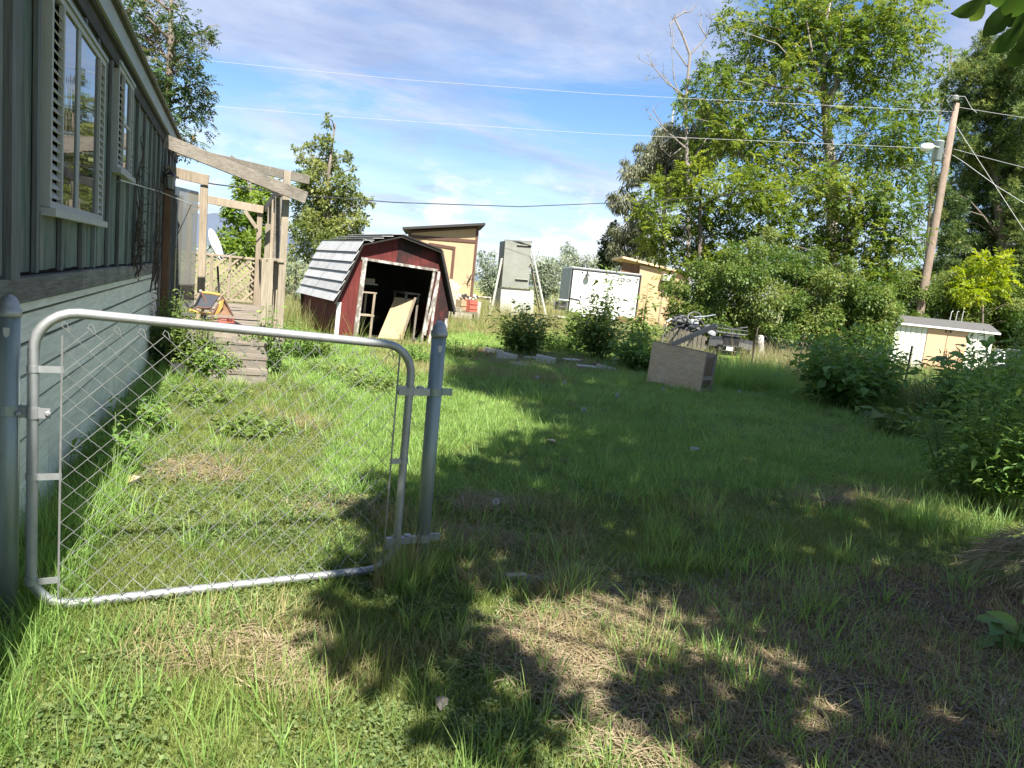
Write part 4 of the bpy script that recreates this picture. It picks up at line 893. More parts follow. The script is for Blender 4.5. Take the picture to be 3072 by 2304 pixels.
# ================================================================== CINDER BLOCKS
def cinder(label, px_, py_, rz, upright=False, tilt=0.0, sink=.03):
    p = gz(px_, py_); t = thing('cinder_block', label, 'cinder block', (p[0], p[1], 0), 'cinder blocks strewn across the lawn')
    Lb, Wb, Hb = .40, .20, .20; m = MB()
    def pr(x0, x1, y0, y1): m.box((x0, y0, 0), (x1, y1, Hb))
    pr(-Lb/2, Lb/2, -Wb/2, -Wb/2 + .032); pr(-Lb/2, Lb/2, Wb/2 - .032, Wb/2)
    for x in (-Lb/2, -.018, Lb/2 - .036): pr(x, x + .036, -Wb/2 + .032, Wb/2 - .032)
    M_ = Matrix.Translation((p[0], p[1], -sink)) @ Matrix.Rotation(rz, 4, 'Z') @ Matrix.Rotation(tilt, 4, 'Y')
    if upright: M_ = M_ @ Matrix.Translation((0, .1, 0)) @ Matrix.Rotation(R(90), 4, 'X')
    m.v = [tuple(M_ @ Vector(v)) for v in m.v]; m.build('block', 'concrete', t, bevel=.006)
for a in (('cinder block flat in the dirt, leftmost of the row', 1517, 1082, .3, False, .15), ('cinder block standing hollow side out near the dark bush', 1598, 1080, .2, True), ('cinder block lying just right of the hollow upright one', 1634, 1093, -.5, False, .1),
          ('grey cinder block half hidden in weeds behind the row', 1713, 1086, .1, True), ('large upright cinder block in the middle of the row', 1757, 1106, -.3, True), ('cinder block sunk flat toward the plywood crate', 1814, 1112, -.5, False, .12, .10),
          ('rightmost cinder block nearest the plywood crate', 1862, 1099, -.6, False, .15, .07), ('broken cinder block piece low in the grass in front of the row', 1566, 1102, .5, False, .2, .13), ('cinder block sunk in shade far left of the row', 1478, 1062, .1, False, .1, .08)):
    cinder(*a)

# ================================================================== PLYWOOD CRATE
ca, cb2 = gz(1938, 1150), gz(2097, 1182); ca[2] = cb2[2] = 0
cu = (cb2 - ca); CWd = np.linalg.norm(cu); cu /= CWd; cn = np.array([-cu[1], cu[0], 0])
if cn[0] < 0: cn = -cn
crate = thing('plywood_crate', 'weathered plywood crate tipped on its side in the grass', 'crate', (ca + cb2) / 2)
def ztop_of(px_, py_, base): return gy(px_, py_, base[1])[2]
zA, zB = pd(1953, 1023, np.dot(ca - CAM, CM[:, 2]) * -1)[2], pd(2101, 1057, np.dot(cb2 - CAM, CM[:, 2]) * -1)[2]
def cp(u, v, z): return ca + cu * u + cn * v + np.array([0, 0, z]) + cn * (.06 * z)
zm = lambda u: zA + (zB - zA) * u / CWd
for (z0f, z1f) in ((0, .5), (.506, 1.0)):
    m = MB(); m.prism([cp(0, 0, zm(0) * z0f), cp(CWd, 0, zm(CWd) * z0f), cp(CWd, 0, zm(CWd) * z1f), cp(0, 0, zm(0) * z1f)], cn * .018); m.build('front_panel', 'plywood_grey', crate)
CDp = .42
for u in (.02, CWd - .045):
    m = MB(); m.prism([cp(u, .02, .0), cp(u + .04, .02, .0), cp(u + .04, .02, zm(u) - .0), cp(u, .02, zm(u) - .0)], cn * .05); m.build('stud', 'tan_wood', crate)
    m = MB(); m.prism([cp(u, CDp - .05, .0), cp(u + .04, CDp - .05, .0), cp(u + .04, CDp - .05, zm(u) - .02), cp(u, CDp - .05, zm(u) - .02)], cn * .05); m.build('stud', 'yellow_cloth' if False else 'tan_wood', crate)
    for z_ in (.02, zm(u) * .33, zm(u) - .08):
        m = MB(); m.bar(cp(u + .02, .07, z_ + .03), cp(u + .02, CDp - .05, z_ + .03), .04, .06); m.build('rail', 'tan_wood', crate)
m = MB(); m.prism([cp(0, CDp, 0), cp(CWd, CDp, 0), cp(CWd, CDp, zB - .02), cp(0, CDp, zA - .02)], cn * .012); m.build('back_panel', 'plywood', crate)
m = MB(); m.bar(pd(2016, 1034, 12.9), pd(2146, 977, 13.6), .04, .09); tag(m.build('loose_plank', 'tan_wood'), 'loose brown plank sticking up out of the plywood crate', 'plank')

# ================================================================== SLATTED JUNK TRAILER
jl, jr = pd(1980, 1040, 22), pd(2112, 1056, 21); jl[2] = jr[2] = 0
ju = jr - jl; JW = np.linalg.norm(ju); ju /= JW; jn = np.array([-ju[1], ju[0], 0])
jt = thing('slatted_trailer', 'grey slatted wooden trailer bed heaped with scrap', 'trailer', (jl + jr) / 2)
def jp(u, v, z): return jl + ju * u + jn * v + np.array([0, 0, z])
jz = pd(1990, 968, 23)[2]; nsl = 11
for i in range(nsl):
    u = (i + .1) * JW / nsl; m = MB(); m.prism([jp(u, 0, .2), jp(u + JW / nsl * .72, 0, .2), jp(u + JW / nsl * .72, 0, jz - .02 * i), jp(u, 0, jz - .02 * i)], jn * .025); m.build('slat', 'deck_wood' if i % 2 else 'grey_wood', jt)
for z_ in (.3, jz - .28):
    m = MB(); m.bar(jp(0, .045, z_), jp(JW, .045, z_), .035, .09); m.build('rail', 'grey_wood', jt)
m = MB(); m.prism([jp(0, .07, .25), jp(JW, .07, .25), jp(JW, 1.5, .25), jp(0, 1.5, .25)], (0, 0, .06)); m.build('bed', 'dark_roof', jt)
for u in (.35, JW - .35):
    m = MB(); m.lathe(jp(u, .3, .24), [(.14, -.07), (.23, -.06), (.24, 0), (.23, .06), (.14, .07)], 14, tuple(jn)); m.build('wheel', 'rubber', jt)
scr = thing('scrap_heap', 'heap of grey hoses, tubes and wheels on the slatted trailer', 'scrap heap', jp(JW / 2, .7, jz - .1))
rj = random.Random(8)
for i in range(34):
    u, v, z_ = rj.uniform(.02, JW - .1), rj.uniform(.05, .9), jz - .02 * i * 0 + rj.uniform(-.02, .34) - .25 * (0)
    if i < 7:
        rr_ = rj.uniform(.14, .24); ax = Vector((rj.uniform(-1, 1), rj.uniform(-1, 1), rj.uniform(.1, 1))).normalized(); qn = Vector((0, 0, 1)).rotation_difference(ax)
        m = MB(); m.tube([jp(u, v, z_) + np.array(qn @ Vector((rr_ * math.cos(t_), rr_ * math.sin(t_), 0))) for t_ in np.linspace(0, 2 * math.pi, 18)], .024, 6, False); m.build('hoop', rj.choice(('rubber', 'mid_grey')), scr)
    elif i < 18:
        p = jp(u, v, z_); q = p + np.array([rj.uniform(-.7, .7), rj.uniform(-.4, .4), rj.uniform(-.14, .14)]); mid = (p + q) / 2 + np.array([0, 0, rj.uniform(-.05, .12)])
        m = MB(); m.tube([p, mid, q], rj.uniform(.015, .04), 6); m.build('tube', rj.choice(('mid_grey', 'wire_grey', 'black_plastic', 'steel_blue')), scr)
    else:
        p = jp(u, v, z_ - .15); s_ = rj.uniform(.09, .18); m = MB(); m.lathe(p, [(s_ * .7, -s_ * .5), (s_, -.1 * s_), (s_ * .8, s_ * .4), (s_ * .25, s_ * .7)], 8, (rj.uniform(-.5, .5), rj.uniform(-.5, .5), 1)); m.build('bundle', rj.choice(('mid_grey', 'dark_cloth', 'mid_grey', 'grey_plastic')), scr)

# ================================================================== QUAD BIKE
ac_ = pd(2187, 1062, 20.5); ac_[2] = 0; fv = np.array([-ac_[0], -ac_[1], 0]); fv /= np.linalg.norm(fv); rv_ = np.array([-fv[1], fv[0], 0])
if rv_[0] < 0: rv_ = -rv_
atv = thing('quad_bike', 'black and grey quad bike with front rack parked facing the camera', 'quad bike', ac_)
def ap(r, f, z): return ac_ + rv_ * r + fv * f + np.array([0, 0, z])
for r_ in (-.44, .44):
    for f_ in (.55, -.6):
        m = MB(); m.lathe(ap(r_, f_, .30), [(.13, -.12), (.26, -.115), (.30, -.06), (.30, .06), (.26, .115), (.13, .12)], 18, tuple(rv_)); w_ = m.build('wheel', 'rubber', atv)
        m = MB(); m.lathe(ap(r_ + (.1 if r_ > 0 else -.1), f_, .30), [(.13, -.03), (.12, .03), (.04, .04)], 12, tuple(rv_ * (1 if r_ > 0 else -1))); m.build('rim', 'grey_plastic', w_)
    m = MB()
    arcp = [(.92, .46), (.86, .60), (.62, .70), (.36, .66), (.22, .52)]
    for i in range(len(arcp) - 1):
        (fa, za), (fb, zb_) = arcp[i], arcp[i + 1]; s_ = 1 if r_ > 0 else -1
        m.prism([ap(r_ - s_ * .22, fa, za), ap(r_ + s_ * .14, fa, za - .03), ap(r_ + s_ * .14, fb, zb_ - .03), ap(r_ - s_ * .22, fb, zb_)], (0, 0, .025))
    m.build('front_fender', 'dark_grey_plastic', atv)
    m = MB(); m.lathe(ap(r_ * .62, .80, .56), [(.05, -.03), (.06, .0), (.04, .03)], 12, tuple(fv)); m.build('headlight', 'white_metal', atv)
m = MB(); m.prism([ap(-.26, .25, .42), ap(.26, .25, .42), ap(.22, .25, .80), ap(-.22, .25, .80)], fv * .55); m.build('nose', 'black_plastic', atv, bevel=.04)
m = MB(); m.prism([ap(-.2, -.75, .62), ap(.2, -.75, .62), ap(.2, -.75, .82), ap(-.2, -.75, .82)], fv * .9); m.build('seat', 'black_plastic', atv, bevel=.05)
m = MB(); m.prism([ap(-.2, -.6, .22), ap(.2, -.6, .22), ap(.2, -.6, .55), ap(-.2, -.6, .55)], fv * 1.2); m.build('chassis', 'black_metal', atv)
rk_ = MB()
for z_ in (.84,):
    for f_ in (.38, .5, .62, .74, .86): rk_.tube([ap(-.40, f_, z_), ap(.40, f_, z_)], .012, 5)
    for r_ in (-.4, -.13, .13, .4): rk_.tube([ap(r_, .36, z_), ap(r_, .88, z_), ap(r_, .92, z_ + .12)], .012, 5)
    rk_.tube([ap(-.4, .92, z_ + .12), ap(.4, .92, z_ + .12)], .012, 5)
rk_.build('front_rack', 'mid_grey', atv)
m = MB(); m.tube([ap(-.40, .15, 1.05), ap(-.2, .2, 1.0), ap(0, .22, .96), ap(.2, .2, 1.0), ap(.40, .15, 1.05)], .02, 8); m.tube([ap(0, .22, .96), ap(0, .3, .7)], .03, 8); m.build('handlebar', 'black_metal', atv)
m = MB()
for z_ in (.36, .50): m.tube([ap(-.34, .90, z_), ap(-.2, .98, z_), ap(.2, .98, z_), ap(.34, .90, z_)], .02, 6)
for r_ in (-.2, .2): m.tube([ap(r_, .98, .28), ap(r_, .98, .58)], .016, 6)
m.build('bumper', 'black_metal', atv)
m = MB(); m.prism([ap(-.09, .995, .38), ap(.09, .995, .38), ap(.09, .995, .48), ap(-.09, .995, .48)], fv * .01); m.build('badge', 'white_metal', atv)

# ================================================================== POSTS AND WIRE FENCE ON THE RIGHT
p = gz(2284, 1092); tp_ = pd(2283, 1010, np.dot(p - CAM, -CM[:, 2]))
wp = thing('white_post', 'short white round post standing beyond the tall grass', 'post', (p[0], p[1], 0))
m = MB(); m.tube([(p[0], p[1], 0), tp_], .085, 16); m.build('post', 'white_worn', wp, True); m = MB(); m.lathe(tp_, [(.09, 0), (.088, .015), (.05, .04), (.001, .05)], 16); m.build('cap', 'white_worn', wp, True)
fA, fB = gz(2250, 1122), gz(3090, 1262); fA[2] = fB[2] = 0; fdv = fB - fA; FLn = np.linalg.norm(fdv); fdv /= FLn
fence = thing('wire_fence', 'sagging chain link fence on thin steel posts among the right hand weeds', 'fence', (fA + fB) / 2)
for i in range(6):
    q = fA + fdv * FLn * i / 5; m = MB(); m.bar((q[0], q[1], 0), (q[0] + .02, q[1], 1.15), .03, .03); m.build('fence_post', 'vine_dead', fence)
V, Fc = [], []
nwf = int(FLn / .06); fn = np.array([-fdv[1], fdv[0], 0])
m = MB()
for i in range(nwf):
    a, b_ = i * .06, (i + 1) * .06; pts = []; z = .98 - .05 * math.sin(i * .05); sd_ = i % 2
    while z > .1:
        pts.append(fA + fdv * (a if sd_ == 0 else b_) + np.array([0, 0, z])); z -= .062; sd_ = 1 - sd_
    m.tube(pts, .0022, 3, False)
mo = m.build('chain_mesh', 'wire_grey', fence); mo['kind'] = 'stuff'

# ================================================================== METAL GARDEN SHED
msL, msR = pd(2690, 969, 27.3), pd(2986, 1000, 26.5)
mu = (msR - msL) * (1, 1, 0); MW = np.linalg.norm(mu); mu /= MW; mv = np.array([-mu[1], mu[0], 0])
if mv @ np.array([1, 1, 0]) < 0: mv = -mv
MBs = msL * (1, 1, 0); MH = (msL[2] + msR[2]) / 2
ms = thing('metal_garden_shed', 'cream metal garden shed with two peach sliding doors and flat roof', 'shed', MBs + mu * MW / 2)
def mp_(u, v, z): return MBs + mu * u + mv * v + np.array([0, 0, z])
dA, dB = [np.linalg.norm((pd(x_, 990, 26.9) - msL)[:2]) for x_ in (2787, 2901)]
MDp = 2.1
m = MB(); m.prism([mp_(.03, .03, 0), mp_(MW - .03, .03, 0), mp_(MW - .03, .03, MH - .02), mp_(.03, .03, MH - .02)], mv * (MDp - .06)); m.build('shell', 'cream_metal', ms)
def ribs(u0_, u1_, n, mt, nm):
    for i in range(n):
        a = u0_ + (u1_ - u0_) * i / n; b_ = u0_ + (u1_ - u0_) * (i + 1) / n
        m = MB(); m.prism([mp_(a + .004, .0, 0), mp_(b_ - .03, .0, 0), mp_(b_ - .03, .0, MH), mp_(a + .004, .0, MH)], mv * .028); m.build(nm, mt, ms)
ribs(0, dA, 6, 'cream_metal', 'wall_panel'); ribs(dB, MW, 5, 'cream_metal', 'wall_panel')
for a, b_ in ((dA, (dA + dB) / 2), ((dA + dB) / 2, dB)):
    m = MB(); m.prism([mp_(a + .012, -.012, .08), mp_(b_ - .012, -.012, .08), mp_(b_ - .012, -.012, MH - .06), mp_(a + .012, -.012, MH - .06)], mv * .03); d_ = m.build('door', 'peach_metal', ms)
    hx = b_ - .08 if a == dA else a + .08
    m = MB(); m.bar(mp_(hx, -.03, MH - .16), mp_(hx, -.03, MH - .06), .03, .03); m.build('handle', 'black_metal', d_)
for i in range(6):
    a, b_ = i * MDp / 6, (i + 1) * MDp / 6
    m = MB(); m.prism([mp_(-.012, a + .004, 0), mp_(-.012, b_ - .03, 0), mp_(-.012, b_ - .03, MH), mp_(-.012, a + .004, MH)], mu * .03); m.build('wall_panel', 'cream_metal', ms)
m = MB(); m.quadslab(mp_(-.12, -.14, MH + .01), mp_(MW + .12, -.14, MH + .01), mp_(MW + .12, MDp / 2, MH + .30), mp_(-.12, MDp / 2, MH + .30), -.03); rf = m.build('roof', 'shingle', ms)
m = MB(); m.quadslab(mp_(-.12, MDp / 2, MH + .30), mp_(MW + .12, MDp / 2, MH + .30), mp_(MW + .12, MDp + .12, MH + .01), mp_(-.12, MDp + .12, MH + .01), -.03); m.build('roof', 'shingle', ms)
m = MB(); m.bar(mp_(-.13, -.145, MH - .005), mp_(MW + .13, -.145, MH - .005), .02, .07); m.build('eave_trim', 'white_metal', ms)
for i, u in enumerate((2.0, 2.35, 2.6)):
    q = mp_(MW * (.62 + i * .06), 1.0, MH + .28); m = MB(); m.tube([q, q + (.02, 0, .35 + .05 * i), q + (.1, 0, .42)], .014, 5)
    tag(m.build('bent_rod', 'wire_white'), ['thin bent rod on the metal shed roof, left of three', 'thin bent rod on the metal shed roof, middle of three', 'thin bent rod on the metal shed roof, right of three'][i], 'rod', 'rods on the metal shed roof')
p = pd(3006, 1052, 25.4); dm = thing('white_drum', 'tall white drum standing at the right end of the metal shed', 'drum', (p[0], p[1], 0))
m = MB(); m.lathe((p[0], p[1], 0), [(.20, 0), (.22, .02), (.22, p[2] * .5), (.23, p[2] * .52), (.22, p[2] * .54), (.22, p[2] - .02), (.20, p[2])], 20); m.build('barrel', 'white_metal', dm, True); m = MB(); m.lathe((p[0], p[1], p[2] + .002), [(.23, 0), (.23, .04)], 20); m.build('lid', 'shutter', dm)
p = pd(3052, 1130, 24.2); p[2] = 0; mwr = thing('riding_mower', 'black riding mower with grey seat at the right edge beside the drum', 'mower', p)
m = MB(); m.box(tuple(p + (-.55, -.35, .3)), tuple(p + (.2, .35, .62))); m.build('body', 'black_plastic', mwr, bevel=.05)
m = MB(); m.box(tuple(p + (.22, -.28, .32)), tuple(p + (.95, .28, .85))); m.build('hood', 'black_plastic', mwr, bevel=.08)
m = MB(); m.prism([p + (-.42, -.26, .72), p + (.08, -.26, .68), p + (.08, -.26, .76), p + (-.3, -.26, .82), p + (-.44, -.26, 1.15), p + (-.52, -.26, 1.15)], (0, .52, 0)); m.build('seat', 'grey_plastic', mwr, bevel=.03)
for x, y, r_ in ((-.35, -.45, .26), (-.35, .45, .26), (.68, -.38, .19), (.68, .38, .19)):
    m = MB(); m.lathe(p + (x, y, r_), [(r_ * .45, -.1), (r_ * .9, -.09), (r_, 0), (r_ * .9, .09), (r_ * .45, .1)], 16, (0, 1, 0)); m.build('wheel', 'rubber', mwr)
m = MB(); m.tube([p + (.3, 0, .8), p + (.12, 0, 1.0)], .025, 8); m.tube([p + (.12 + .05 * math.sin(t_) * .6, .17 * math.cos(t_), 1.0 + .17 * math.sin(t_) * .6) for t_ in np.linspace(0, 6.28, 16)], .015, 6, False); m.build('steering_wheel', 'black_metal', mwr)

# ================================================================== UTILITY POLE AND WIRES
D_P = 30.0
pa, pt_ = pd(2766, 897, D_P), pd(2869, 312, D_P); dv = pt_ - pa; pb = pa - dv * (pa[2] / dv[2])
pole = thing('utility_pole', 'leaning wooden utility pole with transformer among the trees', 'utility pole', pb)
m = MB(); m.tube([pb, pa, (pa + pt_) / 2, pt_], [.19, .18, .155, .125], 16); m.build('shaft', 'pole_wood', pole, True)
def pol(f_): return pb + (pt_ - pb) * f_
def pxp(px_, py_, dd=0.0): return pd(px_, py_, D_P + dd)
m = MB(); m.tube([pxp(2861, 332, -.2), pxp(2864, 300, -.2)], .03, 8); ins = m.build('insulator_pin', 'dark_roof', pole)
m = MB(); c = pxp(2864, 300, -.2); m.lathe(c - (0, 0, .02), [(.08, 0), (.16, .02), (.16, .05), (.09, .06), (.15, .09), (.15, .12), (.08, .13), (.12, .16), (.11, .2), (.04, .22)], 14); m.build('insulator', 'fascia_grey', ins)
c0, c1 = pxp(2808, 482, -.35), pxp(2822, 428, -.35)
m = MB(); hgt_ = np.linalg.norm(c1 - c0); m.lathe(c0, [(.18, 0), (.20, .02), (.20, hgt_ - .03), (.21, hgt_ - .02), (.17, hgt_ + .03), (.04, hgt_ + .06)], 18); tr_ = m.build('transformer', 'steel_blue', pole, True)
m = MB(); m.bar(pxp(2825, 470, -.1), pxp(2842, 470), .1, .06); m.build('bracket', 'galvanised', tr_)
m = MB(); m.tube([pxp(2832, 470, -.2), pxp(2827, 450, -.5), pxp(2815, 442, -.6), pxp(2795, 437, -.7)], .035, 8); la = m.build('lamp_arm', 'fascia_grey', pole)
m = MB(); m.lathe(pxp(2801, 439, -.7), [(.05, 0), (.14, .1), (.17, .28), (.14, .48), (.04, .55)], 12, tuple(pxp(2760, 442, -.7) - pxp(2801, 437, -.7))); m.build('lamp_head', 'white_metal', la, True)
def wire(label, pts, r, mt='wire_white', seg=14):
    P = []
    for i in range(len(pts) - 1):
        a, b_ = np.array(pts[i]), np.array(pts[i + 1]); n_ = seg
        sag = .0022 * np.linalg.norm(b_ - a) ** 2 * .35 if len(pts) == 2 else 0
        for k in range(n_): P.append(a + (b_ - a) * k / n_ - np.array([0, 0, 4 * sag * (k / n_) * (1 - k / n_)]))
    P.append(np.array(pts[-1])); m = MB(); m.tube(P, r, 5); return tag(m.build('power_line', mt), label, 'power line', 'wires strung from the utility pole')
wire('topmost overhead wire running left from the utility pole head', [pxp(2862, 335), pd(1800, 282, 30), pd(1200, 238, 30), pd(400, 160, 30), pd(-300, 80, 31)], .008)
wire('second overhead wire running left from just below the lamp', [pxp(2846, 447), pd(1800, 402, 30), pd(1050, 352, 30), pd(420, 300, 30), pd(-300, 235, 31)], .008)
wire('twisted dark service cable dropping from the transformer to the house', [pxp(2836, 478), pd(2400, 562, 26), pd(1950, 604, 22.5), pd(1560, 620, 19.5), pd(1180, 607, 16.5), pd(880, 583, 14.2), pd(640, 552, 12.6), gx(500, 525, WX + .1)], .012, 'wire_black')
wire('upper overhead wire running right from the pole head', [pxp(2878, 322), pd(3250, 378, 26)], .009)
wire('middle overhead wire running right from the pole lamp', [pxp(2862, 447), pd(3250, 545, 25)], .009)
wire('lower cable running right and down from the pole lamp', [pxp(2858, 465), pd(2890, 485, 29.5), pd(2990, 558, 28), pd(3250, 720, 25)], .012)
wire('straight steel guy wire running from the pole down to the right', [pxp(2869, 378), pd(3072, 690, 28), pd(3300, 1040, 26.2)], .009)
for pts in ([pxp(2862, 335), pxp(2840, 300, -.1), pxp(2855, 285, -.2), pxp(2864, 288, -.2)], [pxp(2864, 288, -.2), pxp(2895, 290, -.2), pxp(2915, 325, -.2), pxp(2930, 338, -.3)]):
    m = MB(); m.tube(pts, .012, 5); m.build('jumper_wire', 'wire_white', pole)

# ================================================================== VEGETATION
def unit(a): return a / (np.linalg.norm(a, axis=-1, keepdims=True) + 1e-9)
def leaf_quads(C, D, Ln, Wd, rng, upb=.8):
    n = len(C); ref = unit(rng.normal(0, 1, (n, 3)) * (1 - upb) + np.array([0, 0, upb]) + .15 * rng.normal(0, 1, (n, 3)))
    S = unit(np.cross(D, ref)); Ln, Wd = Ln[:, None], Wd[:, None]; Nn = np.cross(S, D)
    V = np.stack([C, C + D * Ln * .45 + S * Wd * .5 + Nn * Wd * .12, C + D * Ln - Nn * Ln * .10, C + D * Ln * .45 - S * Wd * .5 + Nn * Wd * .12], 1).reshape(-1, 3)
    return V, np.arange(4 * n).reshape(n, 4)
def spray_quads(C, D, rng, length=.44, ll=.165, lw=.080, pairs=5):
    n = len(C); ref = unit(np.array([0, 0, 1.0]) + .5 * rng.normal(0, 1, (n, 3))); S = unit(np.cross(D, ref)); cs, ds, ls = [], [], []
    lnS = length * rng.uniform(.7, 1.2, (n, 1))
    for k in range(pairs):
        t = (k + 1) / (pairs + .5); p = C + D * lnS * t + np.array([0, 0, -1.0]) * lnS * .16 * t * t
        for s in (-1, 1):
            cs.append(p); ds.append(unit(S * s * .95 + D * .45 + np.array([0, 0, -.12]) + .12 * rng.normal(0, 1, (n, 3)))); ls.append(np.full(n, ll * (1 - .25 * abs(t - .55))))
    cs.append(C + D * lnS * .95 + np.array([0, 0, -1.0]) * lnS * .15); ds.append(unit(D + np.array([0, 0, -.6]))); ls.append(np.full(n, ll))
    return np.concatenate(cs), np.concatenate(ds), np.concatenate(ls), 2 * pairs + 1
def clump_px(lst, depth, spread, rng, jit=0.0):
    out = []
    for a in lst:
        d = depth + rng.uniform(-spread, spread); p = pd(a[0], a[1], d); out.append((*p, a[2] / F * d))
    return np.array(out)
def crown_points(clumps, dens, rng, shell=.45):
    P, O, T = [], [], []
    for x, y, z, r in clumps:
        n = max(4, int(dens * r * r)); d = unit(rng.normal(0, 1, (n, 3))); rad = r * rng.uniform(0, 1, (n, 1)) ** shell
        # ragged edge: a few shoots stick out
        rad *= 1 + .28 * (rng.random((n, 1)) < .18) * rng.random((n, 1))
        P.append(np.array([x, y, z]) + d * rad * np.array([1, 1, .85])); O.append(d); T.append(np.full(n, rng.normal(0, .15)))
    return np.concatenate(P), np.concatenate(O), np.concatenate(T)
def tree(name, label, cat, base, clumps, leafm, rng, dens=300, Ln=.10, Wd=.05, kind='leaf', trunk=None, r0=.2, bark='bark', droop=.25, group=None, limbs=True, spray=None, tl=.5):
    base = np.array([base[0], base[1], 0.0]); t = thing(name, label, cat, base, group)
    cen = clumps[:, :3].mean(0); top = clumps[:, 2].max()
    if trunk is None:
        hgt = max(.6, cen[2] * 1.05); trunk = [base, base * .6 + np.array([cen[0], cen[1], 0]) * .4 + (rng.normal(0, .05), rng.normal(0, .05), hgt * .5), np.array([cen[0], cen[1], hgt]), np.array([cen[0] + rng.normal(0, .1), cen[1], top - .1])]
    m = MB(); k = len(trunk); m.tube(trunk, [r0 * (1 - .85 * i / (k - 1)) for i in range(k)], 10)
    if limbs:
        tr = np.array(trunk)
        for x, y, z, r in clumps[::1 if len(clumps) < 40 else 2]:
            q = np.array([x, y, z]); zz_ = max(tr[0][2] + .12 * top, min(z - .45 * np.linalg.norm((q - cen)[:2]) - .1, tr[-1][2])); i = max(1, int(np.searchsorted(tr[:, 2], zz_))); i = min(i, k - 1)
            f_ = np.clip((zz_ - tr[i-1][2]) / max(1e-3, tr[i][2] - tr[i-1][2]), 0, 1); a = tr[i-1] + (tr[i] - tr[i-1]) * f_; mid = (a + q) / 2 + np.array([rng.normal(0, .08), rng.normal(0, .08), .12 * np.linalg.norm(q - a)])
            rr = min(.05, r0 * .2); m.tube([a, mid, q], [rr, rr * .6, rr * .2], 6)
            for s in range(3):
                e = q + unit(rng.normal(0, 1, 3)) * r * .8; m.tube([q, (q + e) / 2 + (0, 0, .03), e], [rr * .2, rr * .14, rr * .06], 4, False)
    m.build('trunk', bark, t, True)
    sat = []
    for x, y, z, r in clumps:
        for _ in range(2 if kind == 'spray' else 5):
            d_ = unit(rng.normal(0, 1, 3)); k_r = r * rng.uniform(.22, .42); sat.append((*(np.array([x, y, z]) + d_ * r * rng.uniform(.85, 1.25)), k_r))
    clumps = np.concatenate([clumps * np.array([1, 1, 1, .92]), np.array(sat)])
    P, O, T = crown_points(clumps, dens * (1.9 if kind == 'spray' else 1.35 if kind == 'needle' else 3.6), rng); n = len(P)
    if kind == 'leaf': Ln, Wd = Ln * 1.22, Wd * 1.3
    D = unit(O * .9 + rng.normal(0, .45, (n, 3)) + np.array([0, 0, -droop]))
    if kind == 'spray':
        C, Dd, LL, kk = spray_quads(P, D, rng, **(spray or {})); ti = np.tile(T + rng.normal(tl, .17, n), kk) + rng.normal(0, .08, n * kk)
        lw_ = (spray or {}).get('lw', .080); V, Q = leaf_quads(C, Dd, LL, np.full(len(C), lw_) * rng.uniform(.8, 1.2, len(C)), rng)
    elif kind == 'needle':
        kk = 11; C = np.repeat(P, kk, 0); D0 = np.repeat(unit(O + np.array([0, 0, .5])), kk, 0); Dd = unit(D0 * .7 + rng.normal(0, .65, C.shape)); ti = np.repeat(T + rng.normal(tl, .2, n), kk)
        V, Q = leaf_quads(C, Dd, np.full(len(C), Ln) * rng.uniform(.7, 1.2, len(C)), np.full(len(C), Wd), rng, .0)
    else:
        ti = T * 1.4 + rng.normal(tl, .2, n); szv = rng.uniform(.55, 1.35, n); V, Q = leaf_quads(P, D, Ln * szv, Wd * szv * rng.uniform(.8, 1.15, n), rng)
    o = link('crown', fastmesh('crown', V, Q, np.clip(ti, 0, 1)), leafm, t); o['kind'] = 'stuff'
    return t

G = np.random.default_rng
# ---- the large walnut and its lower neighbours
rng = G(21)
cl = clump_px([(2330,60,80),(2440,30,95),(2560,40,105),(2680,60,95),(2750,30,55),(2250,120,55),(2185,45,26),(2170,75,22),(2350,170,100),(2470,150,95),(2620,170,105),(2730,150,70),(2230,205,72),(2150,225,48),(2130,285,65),(2230,300,80),(2340,270,75),(2560,290,80),(2680,290,95),               (2075,290,30),(2200,400,80),(2300,410,80),(2390,370,50),(2610,400,95),(2725,400,75),(2560,480,55),(2680,510,85),(2340,490,80),(2230,480,75),(2050,345,24),(2420,470,50),(2520,150,80),(2400,90,80),(2640,480,60),(2450,560,60),(2290,540,70)], 46, 2.4, rng)
for i_ in range(len(cl)):
    q_ = project(cl[i_, :3])
    if abs(q_[0] - 2490) < 95 and 220 < q_[1] < 540: cl[i_, :3] = pd(q_[0], q_[1], 48.5); cl[:, 3] *= 1.1
tb_ = pd(2500, 900, 46)
wt = [np.array([tb_[0], tb_[1], 0]), pd(2500, 640, 46), pd(2493, 490, 46), pd(2478, 360, 46), pd(2470, 250, 46), pd(2480, 60, 46), pd(2490, 10, 46)]
tree('walnut_tree', 'tallest leafy walnut tree with a bare pale trunk rising behind the hedge', 'tree', tb_, cl, 'leaf_walnut', rng, 17, kind='spray', droop=.05, trunk=wt, r0=.46, spray=dict(length=.72, ll=.25, lw=.13, pairs=5), bark='bark_pale', tl=.52)
wl = bpy.data.objects[[o.name for o in bpy.data.objects if o.name.startswith('walnut_tree')][0]]
for pts_, r_ in (([(2478, 350), (2462, 285), (2400, 268), (2330, 262), (2270, 240)], .10), ([(2475, 300), (2520, 240), (2560, 190), (2640, 150)], .10), ([(2490, 520), (2540, 440), (2590, 390)], .05), ([(2478, 350), (2505, 260), (2512, 180), (2530, 60)], .11), ([(2470, 270), (2440, 180), (2420, 60)], .08)):
    m = MB(); m.tube([pd(*p, 45) for p in pts_], [1.4 * r_ * (1 - .7 * j / (len(pts_) - 1)) for j in range(len(pts_))], 8); m.build('branch', 'bark_pale' if r_ > .1 else 'bark', wl, True)
rng = G(35)
